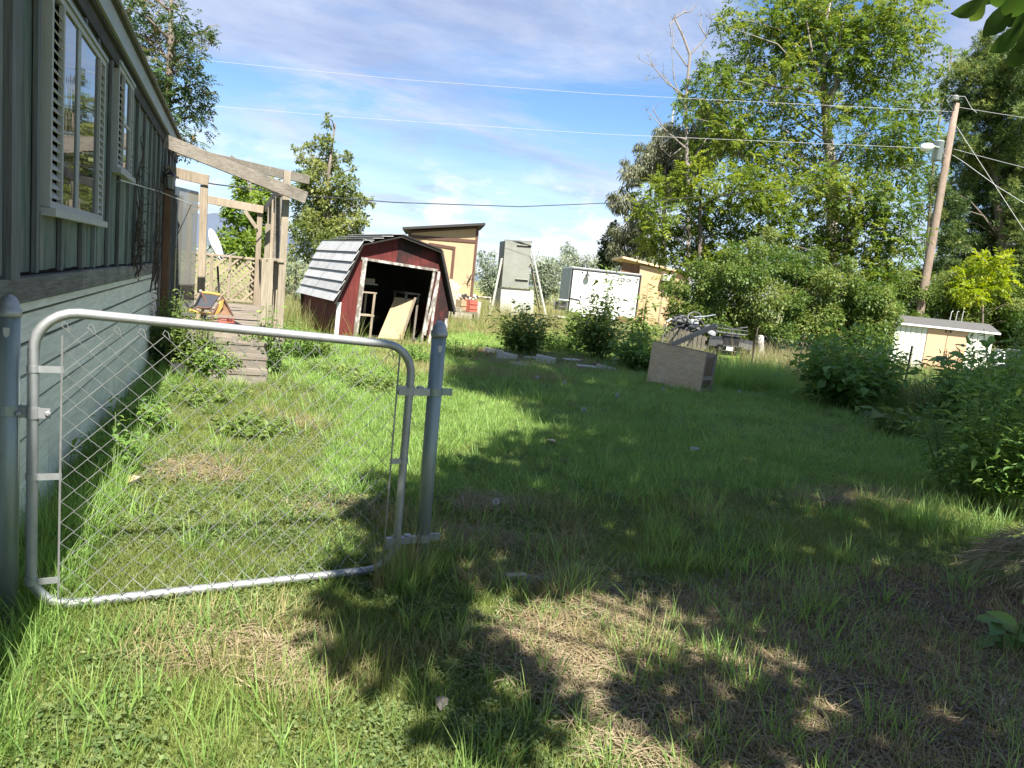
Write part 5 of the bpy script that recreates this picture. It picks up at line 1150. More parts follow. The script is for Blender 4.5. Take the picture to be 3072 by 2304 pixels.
cl2 = clump_px([(2760,300,55),(2845,240,42),(2880,175,22),(2815,285,40),(2790,420,50),(2770,520,55),(2820,600,40),(2770,620,50),(2745,720,50),(2800,720,40),(2745,800,50),(2850,180,25)], 44, 1.2, rng)
tree('walnut_tree', 'slim walnut tree standing directly behind the utility pole', 'tree', pd(2790, 900, 44), cl2, 'leaf_walnut', rng, 17, kind='spray', r0=.15, tl=.5, spray=dict(length=.65, ll=.24, lw=.12, pairs=5))
rng = G(22)
cl = clump_px([(2000,560,52),(2080,540,62),(1975,640,60),(2070,640,75),(2150,600,75),(1985,715,60),(2080,730,75),(2160,700,75),(2200,790,62),(2120,790,55),(2040,790,45),(2240,560,70),(2260,660,75),(1955,590,32),(2300,600,60),(1950,690,35)], 27, 1.3, rng)
tree('walnut_tree', 'yellow green walnut tree leaning left behind the peach shed roof', 'tree', pd(2110, 900, 27), cl, 'leaf_yellow', rng, 82, droop=.05, kind='spray', r0=.16, tl=.45)
rng = G(23)
cl = clump_px([(2380,590,75),(2480,560,70),(2580,600,85),(2680,620,75),(2400,690,70),(2500,670,80),(2600,700,85),(2700,700,65),(2460,760,70),(2560,790,85),(2660,790,75),(2320,720,60),(2640,860,60)], 27, 1.1, rng)
tree('walnut_tree', 'dense lower walnut tree just left of the utility pole', 'tree', pd(2560, 900, 27), cl, 'leaf_walnut', rng, 84, droop=.05, kind='spray', r0=.16, tl=.6)
# ---- willow, poplar and the dead limbs beyond
rng = G(24)
cl = clump_px([(1900,520,42),(1870,600,40),(1920,640,52),(1880,700,45),(1855,760,40),(1950,480,50),(1990,440,52),(2050,420,60),(2110,400,60),(1930,750,52),(1990,520,55),(2040,480,60),(2180,420,55),(2100,480,60),(2150,350,40),(1900,790,50),(1960,820,50),(2030,560,60)], 52, 2, rng)
tree('willow_tree', 'tall grey green willow fading behind the yellow walnut', 'tree', pd(1990, 900, 52), cl, 'leaf_willow', rng, 200, .30, .07, droop=1.6, r0=.3, bark='bark_pale')
rng = G(25)
cl = clump_px([(1838,690,20),(1828,720,26),(1820,755,26),(1845,770,28),(1815,790,22)], 56, 1, rng)
tree('poplar_tree', 'small dark poplar standing left of the willow', 'tree', pd(1830, 900, 56), cl, 'leaf_dark', rng, 420, .16, .10, r0=.12)
dt = thing('dead_tree', 'bare dead tree with crooked grey branches left of the walnut', 'tree', pd(2075, 930, 46) * (1, 1, 0))
DB = [[(2070, 960), (2065, 600), (2060, 430), (2058, 300), (2070, 165), (2050, 110), (2024, 55), (2050, 38), (2075, 34)], [(2070, 165), (2120, 112), (2135, 60), (2122, 50)], [(2058, 290), (2000, 248), (1960, 200), (1918, 178)], [(2056, 310), (1990, 225), (1935, 242)], [(2060, 330), (2022, 240), (2015, 150)],
      [(2062, 200), (2020, 140), (2018, 60)], [(2060, 260), (2095, 200), (2110, 150)], [(2062, 420), (2000, 400), (1960, 330), (1950, 360)], [(2064, 450), (1985, 380), (1940, 330)], [(2065, 500), (2110, 430), (2130, 400)], [(2064, 430), (2010, 470), (1980, 440)], [(2024, 55), (2010, 75), (2014, 110)], [(2120, 112), (2100, 80), (2105, 48)], [(1960, 200), (1945, 170)]]
for i, b_ in enumerate(DB):
    k = len(b_); r_ = .14 if i == 0 else .045; P = [pd(*p, 46 + (0 if j == 0 else .25 * math.sin(i * 2 + j))) for j, p in enumerate(b_)]
    if i == 0: P[0][2] = 0
    m = MB(); m.tube(P, [r_ * (1 - .85 * j / (k - 1)) + .008 for j in range(k)], 7)
    rg = random.Random(i)
    for j in range(1, k):
        for s in range(3):
            e = P[j] + np.array([rg.uniform(-.5, .5), rg.uniform(-.4, .4), rg.uniform(-.1, .7)]); m.tube([P[j], (P[j] + e) / 2 + (rg.uniform(-.1, .1), 0, .05), e], [.016, .012, .006], 4, False)
    m.build('trunk' if i == 0 else 'branch', 'dead_wood', dt)
# ---- hedges
rng = G(26)
cl = clump_px([(2075,905,62),(2150,850,72),(2230,812,72),(2320,800,72),(2400,820,72),(2480,862,72),(2545,905,62),(2120,955,52),(2200,920,72),(2285,895,75),(2370,900,50),(2470,950,52),(2530,985,52),(2240,985,42),(2040,955,34),(2600,890,52),(2620,955,52),(2300,980,40),(2560,1030,40),(2100,1010,45),(2180,1010,50),(2260,1040,50),(2330,1050,40),(2420,1030,45),(2500,1040,50),(2600,1020,50),(2440,900,60),(2040,870,30),(2640,1000,45),(2420,985,45),(2470,1015,42),(2390,955,40),(2350,1005,42),(2545,960,50),(2650,930,45)], 23.2, .9, rng); cl[:, 3] *= 1.15
tree('hedge_bush', 'big rounded leafy bush in front of the walnut trees', 'bush', pd(2300, 1080, 23.2), cl, 'leaf_hedge', rng, 1150, .085, .045, r0=.10, tl=.5)
rng = G(27)
cl = clump_px([(2680,885,52),(2740,905,46),(2800,905,52),(2870,905,52),(2950,910,55),(3040,900,62),(3090,950,60),(2700,945,46),(2830,950,46),(3040,985,55),(2640,930,50),(3130,900,70),(2760,850,35),(3060,840,45),(2840,850,40),(2700,850,45),(2900,840,40),(2640,870,45),(2660,1000,50),(2740,980,45),(3040,1050,55),(2960,980,45),(2880,980,45),(2600,960,50),(3100,1040,60)], 31, 1.0, rng); cl[:, 3] *= 1.2
tree('hedge_bush', 'long olive green hedge behind the metal garden shed', 'bush', pd(2870, 1050, 30.5), cl, 'leaf_hedge', rng, 900, .085, .05, r0=.09, tl=.42)
rng = G(28)
cl = clump_px([(2960,810,46),(2905,835,34),(3000,825,34),(2925,870,42),(2985,785,24),(2945,780,20),(2970,870,40),(2890,860,24)], 29, .5, rng)
tree('sumac_bush', 'bright lime green sumac glowing in front of the dark pine', 'bush', pd(2945, 1050, 29.2), cl, 'leaf_lime', rng, 70, kind='spray', r0=.06, tl=.55, spray=dict(length=.5, ll=.2, lw=.075, pairs=5))
# ---- pine
rng = G(29)
cl = clump_px([(2958,115,14),(2960,150,24),(3030,150,60),(2900,215,40),(2965,235,66),(3060,250,80),(2880,320,44),(2955,350,75),(3060,380,80),(2890,430,44),(2985,470,78),(3075,500,70),(2855,470,20),(2915,560,58),(3010,600,78),(2865,620,38),(2945,690,75),(3060,700,78),(2850,720,40),(2900,790,60),(3000,800,70),(3075,850,60),(2830,800,32),(2800,815,20),(3150,200,90),(3160,400,100),(3170,620,100),(3120,800,90),(2925,185,16),(3110,90,60),(3000,180,40),(2930,500,60),(2830,660,35),(2820,560,25),(2960,900,80),(3060,930,80),(2860,880,60)], 33, 1.6, rng); cl[:, 3] *= 1.2
tree('pine_tree', 'dark bushy pine tree at the right edge behind the pole', 'tree', pd(3030, 1050, 33), cl, 'needles', rng, 270, .22, .030, kind='needle', r0=.3, tl=.42, droop=0)
# ---- trees on the left
rng = G(30)
cl = clump_px([(395,30,44),(465,30,40),(540,60,42),(605,105,30),(420,115,50),(500,125,52),(565,160,42),(440,215,52),(520,230,52),(590,250,36),(480,310,52),(560,320,42),(612,355,28),(525,395,42),(575,425,28),(600,290,30),(350,80,60),(430,-30,50),(625,100,16),(560,205,36),(380,160,50)], 20, 1.3, rng)
tree('locust_tree', 'tall dark locust tree with rusty tips rising behind the house roof', 'tree', pd(470, 900, 20.5), cl, 'leaf_rust', rng, 170, kind='spray', r0=.22, tl=.45, spray=dict(length=.32, ll=.11, lw=.055, pairs=5))
rng = G(31)
cl = clump_px([(740,560,44),(790,600,36),(720,640,44),(775,670,50),(700,715,42),(760,740,50),(690,760,36),(810,545,22),(730,525,24),(820,640,26)], 19, .7, rng)
tree('elderberry_bush', 'bright green bush growing behind the porch beams', 'bush', pd(750, 900, 19), cl, 'leaf_bright', rng, 800, .12, .065, r0=.08, tl=.5)
rng = G(32)
cl = clump_px([(981,350,7),(980,372,12),(976,425,26),(935,440,18),(985,485,36),(940,500,30),(1040,470,18),(905,475,16),(885,445,9),(960,560,50),(1030,550,40),(910,570,36),(1000,620,58),(930,640,52),(1070,600,28),(960,690,58),(1040,680,48),(1088,660,24),(900,690,36),(990,735,55),(1065,730,38),(920,745,40),(1110,605,12),(1060,505,10),(895,520,12)], 25, 1.0, rng)
tree('elm_tree', 'small cone shaped elm tree with pale green leaves behind the red shed', 'tree', pd(985, 900, 25), cl, 'leaf_elm', rng, 900, .095, .055, r0=.14, tl=.5, droop=.1)
rng = G(33)
for i, (lst, dp, lb) in enumerate((([(880,800,36),(915,830,30),(860,850,36),(900,870,30)], 23, 'grey olive bush between the porch and the red shed'),
        ([(1452,775,26),(1478,800,30),(1490,835,32),(1465,850,32),(1500,865,28)], 62, 'silver olive tree between the orange shed and the grey tower'), ([(1620,785,30),(1650,805,34),(1635,850,32),(1610,830,26),(1660,850,30)], 64, 'silver olive tree just right of the grey tower'),
        ([(1700,750,22),(1690,785,30),(1730,790,30),(1712,765,28)], 66, 'taller silver olive tree above the left end of the trailer'), ([(1770,782,24),(1805,785,26),(1790,805,30),(1835,800,26),(1860,800,26)], 66, 'silver olive tree above the right part of the trailer'), ([(1320,790,30),(1290,810,26)], 60, 'silver olive tree hidden behind the orange shed'))):
    cl = clump_px(lst, dp, .8, rng); b_ = pd(np.mean([a[0] for a in lst]), 900, dp)
    if dp > 50: cl = np.concatenate([cl, np.array([(x + rng.normal(0, .6), y, max(.7, z - 1.4), r) for x, y, z, r in cl])])
    tree('olive_tree', lb, 'tree', b_, cl, 'leaf_silver', rng, 420 if dp < 50 else 130, .11 if dp < 50 else .20, .04 if dp < 50 else .09, r0=.10, tl=.5, group='silver olive trees along the field')
rng = G(34)
cl = []
for i in range(70):
    a = -32 + i * 1.35; d = 120 + rng.uniform(-12, 12); cl.append((d * math.sin(R(a)), d * math.cos(R(a)), rng.uniform(.6, 2.2), rng.uniform(1.6, 2.6)))
P, O, T = crown_points(np.array(cl), 55, rng); V, Q = leaf_quads(P, unit(O + rng.normal(0, .5, O.shape)), np.full(len(P), .42), np.full(len(P), .26), rng)
o = link('far_hedgerow', fastmesh('far_hedgerow', V, Q, np.clip(T + .45 + rng.normal(0, .2, len(P)), 0, 1)), 'leaf_silver'); o['kind'] = 'stuff'; o['label'] = 'far grey green hedgerow along the edge of the field'; o['category'] = 'hedgerow'

# ---- shrubs and weeds
def leaf_folded(C, D, Ln, Wd, rng, up=1.0):
    n = len(C); ref = unit(np.array([0, 0, up]) + .35 * rng.normal(0, 1, (n, 3))); S = unit(np.cross(D, ref)); Nn = np.cross(S, D); Ln, Wd = Ln[:, None], Wd[:, None]
    b = C; l1 = C + D * Ln * .35 + S * Wd * .5 + Nn * Wd * .14; l2 = C + D * Ln * .72 + S * Wd * .3 + Nn * Wd * .05; tp2 = C + D * Ln - Nn * Ln * .22
    r1 = C + D * Ln * .35 - S * Wd * .5 + Nn * Wd * .14; r2 = C + D * Ln * .72 - S * Wd * .3 + Nn * Wd * .05; md = C + D * Ln * .5 - Nn * Wd * .02
    V = np.stack([b, l1, l2, tp2, r2, r1, md], 1).reshape(-1, 3); o = np.arange(n)[:, None] * 7
    Q = np.concatenate([o + np.array([[0, 6, 2, 1]]), o + np.array([[6, 3, 2, 2]])[:, :4], o + np.array([[0, 5, 4, 6]]), o + np.array([[6, 4, 3, 3]])], 0)
    # use triangles for the tips: build as two index sets of quads only
    Q = np.concatenate([o + np.array([[0, 6, 2, 1]]), o + np.array([[0, 5, 4, 6]])], 0); T3 = np.concatenate([o + np.array([[6, 3, 2]]), o + np.array([[6, 4, 3]])], 0)
    return V, Q, T3, n
def tri_mesh(name, V, Q, T3, tq, tt):
    tri = np.concatenate([Q[:, [0, 1, 2]], Q[:, [0, 2, 3]], T3]); return fastmesh(name, V, tri, np.concatenate([tq, tq, tt]), 3)
def shrub(name, label, cat, base, rad, hgt, nst, Ln, Wd, leafm, rng, per=26, group=None, bare=.15, flare=.6, whorl=2, spire=None):
    base = np.array([base[0], base[1], 0.0]); t = thing(name, label, cat, base, group); m = MB(); C, D, ti, sz = [], [], [], []
    for s in range(nst):
        a = rng.uniform(0, 6.283); rr = rad * math.sqrt(rng.random()); h = hgt * (1.12 - .45 * (rr / rad)) * rng.uniform(.6, 1.22)
        if spire and s < 7: rr, h = rad * .4 * s / 7, spire * (1 - .085 * s)
        p0 = base + np.array([math.cos(a), math.sin(a), 0]) * rr * .35; p2 = base + np.array([math.cos(a) * rr, math.sin(a) * rr, h]); p1 = (p0 + p2) / 2 + np.array([0, 0, h * .08])
        q = lambda u: p0 * (1 - u) ** 2 + 2 * u * (1 - u) * p1 + p2 * u * u
        m.tube([q(u) for u in (0, .35, .7, 1)], [.010, .008, .006, .003], 5, False); tone = rng.normal(.5, .12)
        for k in range(per):
            u = bare + (1 - bare) * (k + rng.random() * .6) / per; p = q(u)
            for w in range(whorl):
                b_ = k * 2.4 + w * 6.283 / whorl + rng.normal(0, .3); ou = np.array([math.cos(b_), math.sin(b_), rng.uniform(-.25, .45)]); C.append(p + ou * .02); D.append(ou); ti.append(tone + rng.normal(0, .12) + .15 * (u - .5)); sz.append((1 - .45 * u * u) * rng.uniform(.7, 1.15))
                if flare and rng.random() < flare:
                    p_ = p + ou * Ln * rng.uniform(.7, 1.8); C.append(p_); D.append(unit(ou + rng.normal(0, .5, 3))); ti.append(tone + rng.normal(0, .12)); sz.append(rng.uniform(.6, 1.05))
    m.build('stems', 'stem_green', t)
    C, D, ti, sz = np.array(C), unit(np.array(D)), np.clip(np.array(ti), 0, 1), np.array(sz)
    V, Q, T3, n = leaf_folded(C, D, Ln * sz, Wd * sz, rng); o = link('leaves', tri_mesh('leaves', V, Q, T3, np.tile(ti, 2), np.tile(ti, 2)), leafm, t); o['kind'] = 'stuff'
    return t
rng = G(40)
def hz(px_, py_top, base):      # height of something standing at base whose top is seen at this pixel
    d = np.dot(np.append(base[:2], 0) - CAM, -CM[:, 2]); return pd(px_, py_top, d)[2]
b_ = gz(1570, 1066); shrub('leafy_weed_clump', 'rounded weedy bush left of centre, behind the first cinder blocks', 'bush', b_, .75, hz(1560, 915, b_), 30, .17, .085, 'leaf_weed_sun', rng, 15)
b_ = gz(1800, 1078); shrub('ash_sapling', 'tall leafy sapling with a pointed tip in front of the white trailer', 'sapling', b_, .62, hz(1800, 880, b_), 26, .21, .085, 'leaf_weed_sun', rng, 17, spire=hz(1835, 795, b_))
b_ = gz(1735, 1040); shrub('leafy_weed_clump', 'pale weedy bush left of the tall sapling', 'bush', b_, .6, hz(1720, 905, b_), 18, .16, .08, 'leaf_weed_sun', rng, 15)
b_ = gz(1915, 1075); shrub('ash_sapling', 'slim sapling between the tall sapling and the plywood crate', 'sapling', b_, .5, hz(1900, 900, b_), 18, .19, .08, 'leaf_weed_sun', rng, 16, spire=hz(1905, 845, b_))
b_ = gz(1905, 1112); shrub('leafy_weed_clump', 'dark low bush just left of the plywood crate', 'bush', b_, .62, hz(1900, 985, b_), 24, .17, .085, 'leaf_weed', rng, 13)
b_ = gz(1680, 1055); shrub('leafy_weed_clump', 'low weeds in shade between the two big bushes', 'weeds', b_, .7, .5, 26, .10, .05, 'leaf_weed', rng, 12)
b_ = gz(2520, 1226); shrub('maple_shrub', 'large dark shrub on the right with broad layered leaves', 'bush', b_, 1.05, hz(2520, 990, b_), 34, .21, .15, 'leaf_weed', rng, 14, bare=.2)
b_ = gz(2990, 1360); shrub('maple_shrub', 'tall dark broad leaved shrub at the right edge below the mower', 'bush', b_, .7, hz(3000, 1060, b_), 30, .16, .10, 'leaf_weed', rng, 16)
b_ = gz(2600, 1210); shrub('maple_shrub', 'smaller dark shrub leaning toward the metal shed', 'bush', b_, .7, hz(2600, 1040, b_), 26, .16, .11, 'leaf_weed', rng, 16)
b_ = gz(3040, 1420); shrub('spurge_shrub', 'bushy whorled shrub at the right edge of the shaded lawn', 'bush', b_, .75, hz(3000, 1090, b_) * 1.45, 26, .13, .045, 'leaf_weed', rng, 20, whorl=3, bare=.25)
b_ = gz(2900, 1500); shrub('spurge_shrub', 'low feathery shrub spreading over the edge of the lawn', 'bush', b_, .62, hz(2900, 1230, b_) * 1.4, 22, .11, .038, 'leaf_weed', rng, 19, whorl=3, bare=.2)
b_ = gz(3060, 1560); shrub('spurge_shrub', 'dense dark shrub above the straw heap', 'bush', b_, .55, hz(3040, 1190, b_) * 1.4, 24, .12, .04, 'leaf_weed', rng, 20, whorl=3, bare=.2)
b_ = gz(2960, 1330); shrub('leafy_weed_clump', 'tangle of dark weeds beneath the broad leaved plants', 'weeds', b_, 1.0, hz(2960, 1090, b_) * 1.25, 60, .12, .06, 'leaf_weed', rng, 17)
b_ = gz(2800, 1262); shrub('leafy_weed_clump', 'tall thin weeds in front of the metal shed', 'weeds', b_, .8, hz(2800, 1130, b_), 22, .10, .03, 'leaf_weed', rng, 14, flare=.2)
for (px_, py_, rd, ht, n_, lm, lb) in ((660, 1140, .3, .5, 20, 'leaf_weed', 'leafy weed spreading across the bottom porch step'), (600, 1125, .32, .75, 26, 'leaf_weed_sun', 'leafy weed growing in front of the porch steps, left side'), (690, 1135, .2, .25, 14, 'leaf_weed_sun', 'small weed at the foot of the porch steps'), (790, 1122, .38, .8, 32, 'leaf_weed', 'leafy weed growing against the right side of the porch steps'),
        (880, 1075, .5, .55, 30, 'leaf_weed', 'patch of weeds between the porch and the red shed'), (960, 1075, .45, .45, 24, 'leaf_weed_sun', 'weeds along the left wall of the red shed'), (1240, 1090, .4, .35, 20, 'leaf_weed', 'weeds growing over the sill of the red shed'),
        (1370, 1075, .5, .4, 22, 'leaf_weed', 'dark weeds at the right foot of the red shed'), (420, 1300, .25, .35, 16, 'leaf_weed', 'low dark weed against the house skirting'), (350, 1440, .22, .42, 12, 'leaf_weed', 'upright weed in the shade of the house skirting'), (1000, 1130, .5, .22, 22, 'leaf_weed_sun', 'low leafy patch in the sunlit lawn behind the gate'), (760, 1300, .45, .14, 22, 'leaf_weed_sun', 'flat clover patch in the sunlit lawn behind the gate mesh'), (1110, 1170, .6, .2, 26, 'leaf_weed_sun', 'broad patch of ground cover near the right gate post'), (600, 1200, .6, .16, 24, 'leaf_weed_sun', 'ground cover patch below the porch steps')):
    b_ = gz(px_, py_); shrub('garden_weed', lb, 'weeds', b_, rd, ht, n_, .075, .042, lm, rng, 10, whorl=2, flare=.4)
b_ = gy(560, 975, 10.5); t = shrub('garden_weed', 'green weed pushing up at the house end of the deck', 'weeds', (b_[0] - .15, 10.0), .3, 1.05, 26, .08, .045, 'leaf_weed_sun', rng, 14)
# plants with leaves big enough to tell apart
def bigleaf(name, label, cat, base, stems, leafm, rng, Ln, Wd, nl):
    base = np.array([base[0], base[1], 0.0]); t = thing(name, label, cat, base)
    for s in range(stems[0]):
        a = rng.uniform(0, 6.283); rr = stems[1] * math.sqrt(rng.random()); h = stems[2] * rng.uniform(.65, 1.05); p0 = base + np.array([math.cos(a), math.sin(a), 0]) * rr * .5; p2 = base + np.array([math.cos(a) * rr, math.sin(a) * rr, h]); m = MB(); m.tube([p0, (p0 + p2) / 2 + (0, 0, .05), p2], [.012, .009, .005], 5, False); m.build('stem', 'stem_green', t)
        for k in range(nl):
            u = .3 + .7 * (k + .5) / nl; p = p0 + (p2 - p0) * u; b_ = k * 2.3 + s; ou = unit(np.array([math.cos(b_), math.sin(b_), rng.uniform(-.2, .35)])); sc_ = rng.uniform(.65, 1.1)
            S_ = unit(np.cross(ou, np.array([0, 0, 1.0]) + .35 * rng.normal(0, 1, 3))); Nn_ = np.cross(S_, ou); a_ = p + ou * .05; V, T_ = [], []; L_, W_ = Ln * sc_, Wd * sc_; dr_ = rng.uniform(.1, .35)
            for f_, h_ in ((0, .10), (.08, .62), (.22, .95), (.40, 1.0), (.60, .80), (.80, .42), (.92, .16), (1.0, 0)):
                c0 = a_ + ou * L_ * f_ - Nn_ * L_ * dr_ * f_ * f_; wob = 1 + rng.normal(0, .06); V += [c0 + S_ * W_ * .5 * h_ * wob + Nn_ * W_ * .10 * h_, c0, c0 - S_ * W_ * .5 * h_ * wob + Nn_ * W_ * .10 * h_]
            for j in range(7):
                o_ = j * 3
                for x in (0, 1): T_ += [(o_ + x, o_ + x + 1, o_ + x + 4), (o_ + x, o_ + x + 4, o_ + x + 3)]
            link('leaf', fastmesh('leaf', np.array(V), np.array(T_), np.full(len(T_), np.clip(rng.normal(.5, .2), 0, 1)), 3), leafm, t)
bigleaf('catalpa_sprout', 'sprout with very large leaves in front of the cream metal shed', 'plant', gz(2870, 1265), (11, .55, 1.25), 'leaf_weed', rng, .28, .21, 7)
bigleaf('catalpa_sprout', 'large leaved sprout at the far right edge below the mower', 'plant', gz(3040, 1270), (11, .6, 1.3), 'leaf_weed', rng, .27, .20, 7)
bigleaf('dock_plant', 'low broad leaved dock plant at the lawn edge under the dark shrub', 'plant', gz(2660, 1305), (12, .45, .42), 'leaf_weed_sun', rng, .24, .13, 4)
bigleaf('burdock', 'broad leaved burdock in the lower right corner of the dry grass', 'plant', gz(3040, 1960), (4, .14, .22), 'leaf_weed', rng, .17, .08, 4)

# ---- trees out of view whose crowns shade the lawn
def shade_clumps(lst):
    return np.array([(x - SUN_H[0] * COT * z, y - SUN_H[1] * COT * z, z, r) for x, y, z, r in lst])
rng = G(50)
near = [(.80, 3.1, 4.4, .36), (.78, 2.65, 4.3, .28), (1.25, 3.75, 4.7, .60), (2.0, 4.7, 5.0, .75), (.95, 2.25, 4.3, .26), (1.95, 3.55, 4.7, .45), (1.3, 4.5, 4.9, .42), (2.7, 3.9, 4.9, .8), (3.4, 4.8, 5.2, .9), (2.9, 5.7, 5.4, .85), (3.7, 3.3, 4.9, .7), (2.6, 2.5, 4.4, .42), (4.3, 4.1, 5.1, .8), (1.75, 2.05, 4.2, .30), (3.2, 2.2, 4.2, .55), (4.0, 2.4, 4.4, .6), (2.3, 1.75, 4.0, .35), (4.6, 5.6, 5.5, .9), (2.9, 1.5, 4.0, .4), (1.6, 4.2, 4.8, .5), (3.7, 1.6, 4.1, .5), (4.9, 3.0, 4.9, .7), (5.2, 1.8, 4.6, .7), (2.35, 3.25, 4.6, .35), (3.4, 2.8, 4.6, .45), (2.9, 3.1, 4.7, .5)]
cl = shade_clumps([(x, y, z + .9, r) for x, y, z, r in near])
nt_ = tree('shade_tree', 'broad leaved tree overhanging the camera with leaves at the top right corner', 'tree', (3.2, -2.8), cl, 'leaf_canopy', rng, 480, .13, .08, r0=.22, tl=.5,
           trunk=[np.array([3.2, -2.8, 0]), np.array([3.1, -2.6, 2.4]), np.array([2.8, -2.1, 4.6]), np.array([2.6, -1.6, 6.6])])
for i, (bp_, tp__, w_, dd, tv_) in enumerate((((2958, -10), (2851, 39), 44, 1.55, .6), ((2955, -8), (2910, 62), 40, 1.6, .85), ((3040, -5), (2948, 108), 62, 1.45, .4), ((3066, 70), (2968, 155), 52, 1.5, .45), ((3085, 105), (3030, 200), 56, 1.4, .4), ((3075, -10), (3025, 80), 70, 1.5, .2), ((3090, 20), (3060, 120), 60, 1.48, .25), ((3020, -40), (2990, 20), 60, 1.55, .35), ((3100, 60), (3072, 170), 60, 1.38, .5), ((3010, -60), (2930, 5), 50, 1.6, .5), ((3050, -40), (3045, 50), 70, 1.42, .3))):
    a, c_ = pd(*bp_, dd), pd(*tp__, dd + .05); d_ = c_ - a; Ln = np.linalg.norm(d_); view = unit(a - CAM); S = unit(np.cross(d_, view)); wd = w_ / F * dd
    prf = [(0, .05), (.15, .55), (.35, .95), (.55, 1.0), (.75, .68), (.9, .28), (1.0, .0)]
    V, T_ = [], []
    for f_, h_ in prf:
        c0 = a + d_ * f_ + np.array([0, 0, -.012]) * math.sin(f_ * 3) ; V += [c0 + S * wd * .5 * h_ - view * wd * .10 * h_, c0, c0 - S * wd * .5 * h_ - view * wd * .10 * h_]
    for j in range(len(prf) - 1):
        o_ = j * 3
        for x in (0, 1): T_ += [(o_ + x, o_ + x + 1, o_ + x + 4), (o_ + x, o_ + x + 4, o_ + x + 3)]
    link('leaf', fastmesh('leaf', np.array(V), np.array(T_), np.full(len(T_), tv_), 3), 'leaf_near', nt_)
m = MB(); m.tube([np.array([2.85, -2.2, 4.2]), np.array([2.3, -.6, 3.4]), np.array([1.9, .4, 2.7]), pd(3140, -60, 1.5), pd(3050, 0, 1.48), pd(2975, -20, 1.55)], [.05, .03, .018, .008, .004, .002], 6, False); m.tube([pd(3140, -60, 1.5), pd(3085, 40, 1.47), pd(3090, 120, 1.42)], [.007, .004, .002], 5, False); m.build('twig', 'bark', nt_)
rng = G(51)
far = []
for (x, y, z, r) in [(4.6, 7.5, 8.0, 1.3), (5.8, 6.6, 7.5, 1.3), (4.4, 9.0, 8.5, 1.2), (6.3, 8.6, 8.6, 1.5), (8.0, 7.8, 8.0, 1.5), (5.6, 10.4, 9.2, 1.4), (7.5, 10.4, 9.2, 1.6), (9.6, 9.2, 8.6, 1.6), (5.4, 12.3, 9.8, 1.2), (7.2, 12.5, 10.0, 1.6), (9.2, 11.6, 9.6, 1.6), (11.2, 10.4, 9.0, 1.5),
                     (6.6, 14.3, 10.8, 1.3), (8.4, 14.2, 10.8, 1.5), (10.6, 13.0, 10.2, 1.5), (7.4, 5.6, 7.0, 1.3), (9.4, 6.6, 7.4, 1.4), (11.2, 8.2, 8.0, 1.4), (5.4, 5.3, 6.6, .9), (12.8, 9.6, 8.8, 1.3), (12.6, 11.8, 9.6, 1.3), (3.9, 10.4, 9.0, .7), (4.2, 11.6, 9.4, .7), (5.3, 14.0, 10.4, .8), (6.9, 7.2, 7.8, 1.2)]:
    far.append((x, y, z, r)); far.append((x + rng.normal(0, .6), y + rng.normal(0, .6), z + rng.uniform(-.3, 1.2), r * .75))
cl = shade_clumps([(x, y, z + 8.0, r) for x, y, z, r in far])
tree('shade_tree', 'tall spreading tree standing out of view behind the camera', 'tree', (8.0, -6.5), cl, 'leaf_canopy', rng, 130, .20, .12, r0=.42, tl=.5,
     trunk=[np.array([8.0, -6.5, 0]), np.array([7.9, -6.3, 4.0]), np.array([7.7, -6.0, 8.0]), np.array([7.5, -5.4, 12.0]), np.array([7.3, -4.6, 15.5]), np.array([7.2, -3.6, 18.5])])

# ================================================================== GRASS, LITTER AND SMALL THINGS
def tuft(name, n, rad, h0, h1, w, lean, leafm, rng, seg=3, flat=0.0, curl=.5):
    V, Fq, ti = [], [], []
    for i in range(n):
        a = rng.uniform(0, 6.283); r = rad * math.sqrt(rng.random()); p = np.array([math.cos(a) * r, math.sin(a) * r, 0.0]); h = rng.uniform(h0, h1)
        b = a + rng.normal(0, 1.1); le = lean * rng.uniform(.2, 1.3); dr = np.array([math.cos(b), math.sin(b), 0]); sd_ = np.array([-dr[1], dr[0], 0]) ; tw = rng.normal(0, .5); sd_ = unit(sd_ * math.cos(tw) + dr * math.sin(tw)); o = len(V); wi = w * rng.uniform(.7, 1.25)
        z0 = rng.uniform(.0, .03) if flat else 0.0
        for k in range(seg + 1):
            u = k / seg
            if flat: c = p + dr * h * u + np.array([0, 0, z0 + flat * math.sin(u * 3.14) + .012])
            else: c = p + dr * h * le * (u ** (1 + curl)) + np.array([0, 0, h * (u - .28 * le * u * u) - .01])
            hw = wi * (1 - u) ** .7 * .5 + .0002; V += [c - sd_ * hw, c + sd_ * hw]
        for k in range(seg): Fq.append((o + 2*k, o + 2*k + 1, o + 2*k + 3, o + 2*k + 2)); 
        ti += [float(np.clip(rng.normal(.5, .2), 0, 1))] * seg
    me = fastmesh(name, np.array(V), np.array(Fq), ti); me.materials.append(MATS[leafm]); me.polygons.foreach_set('use_smooth', [True] * len(me.polygons)); return me
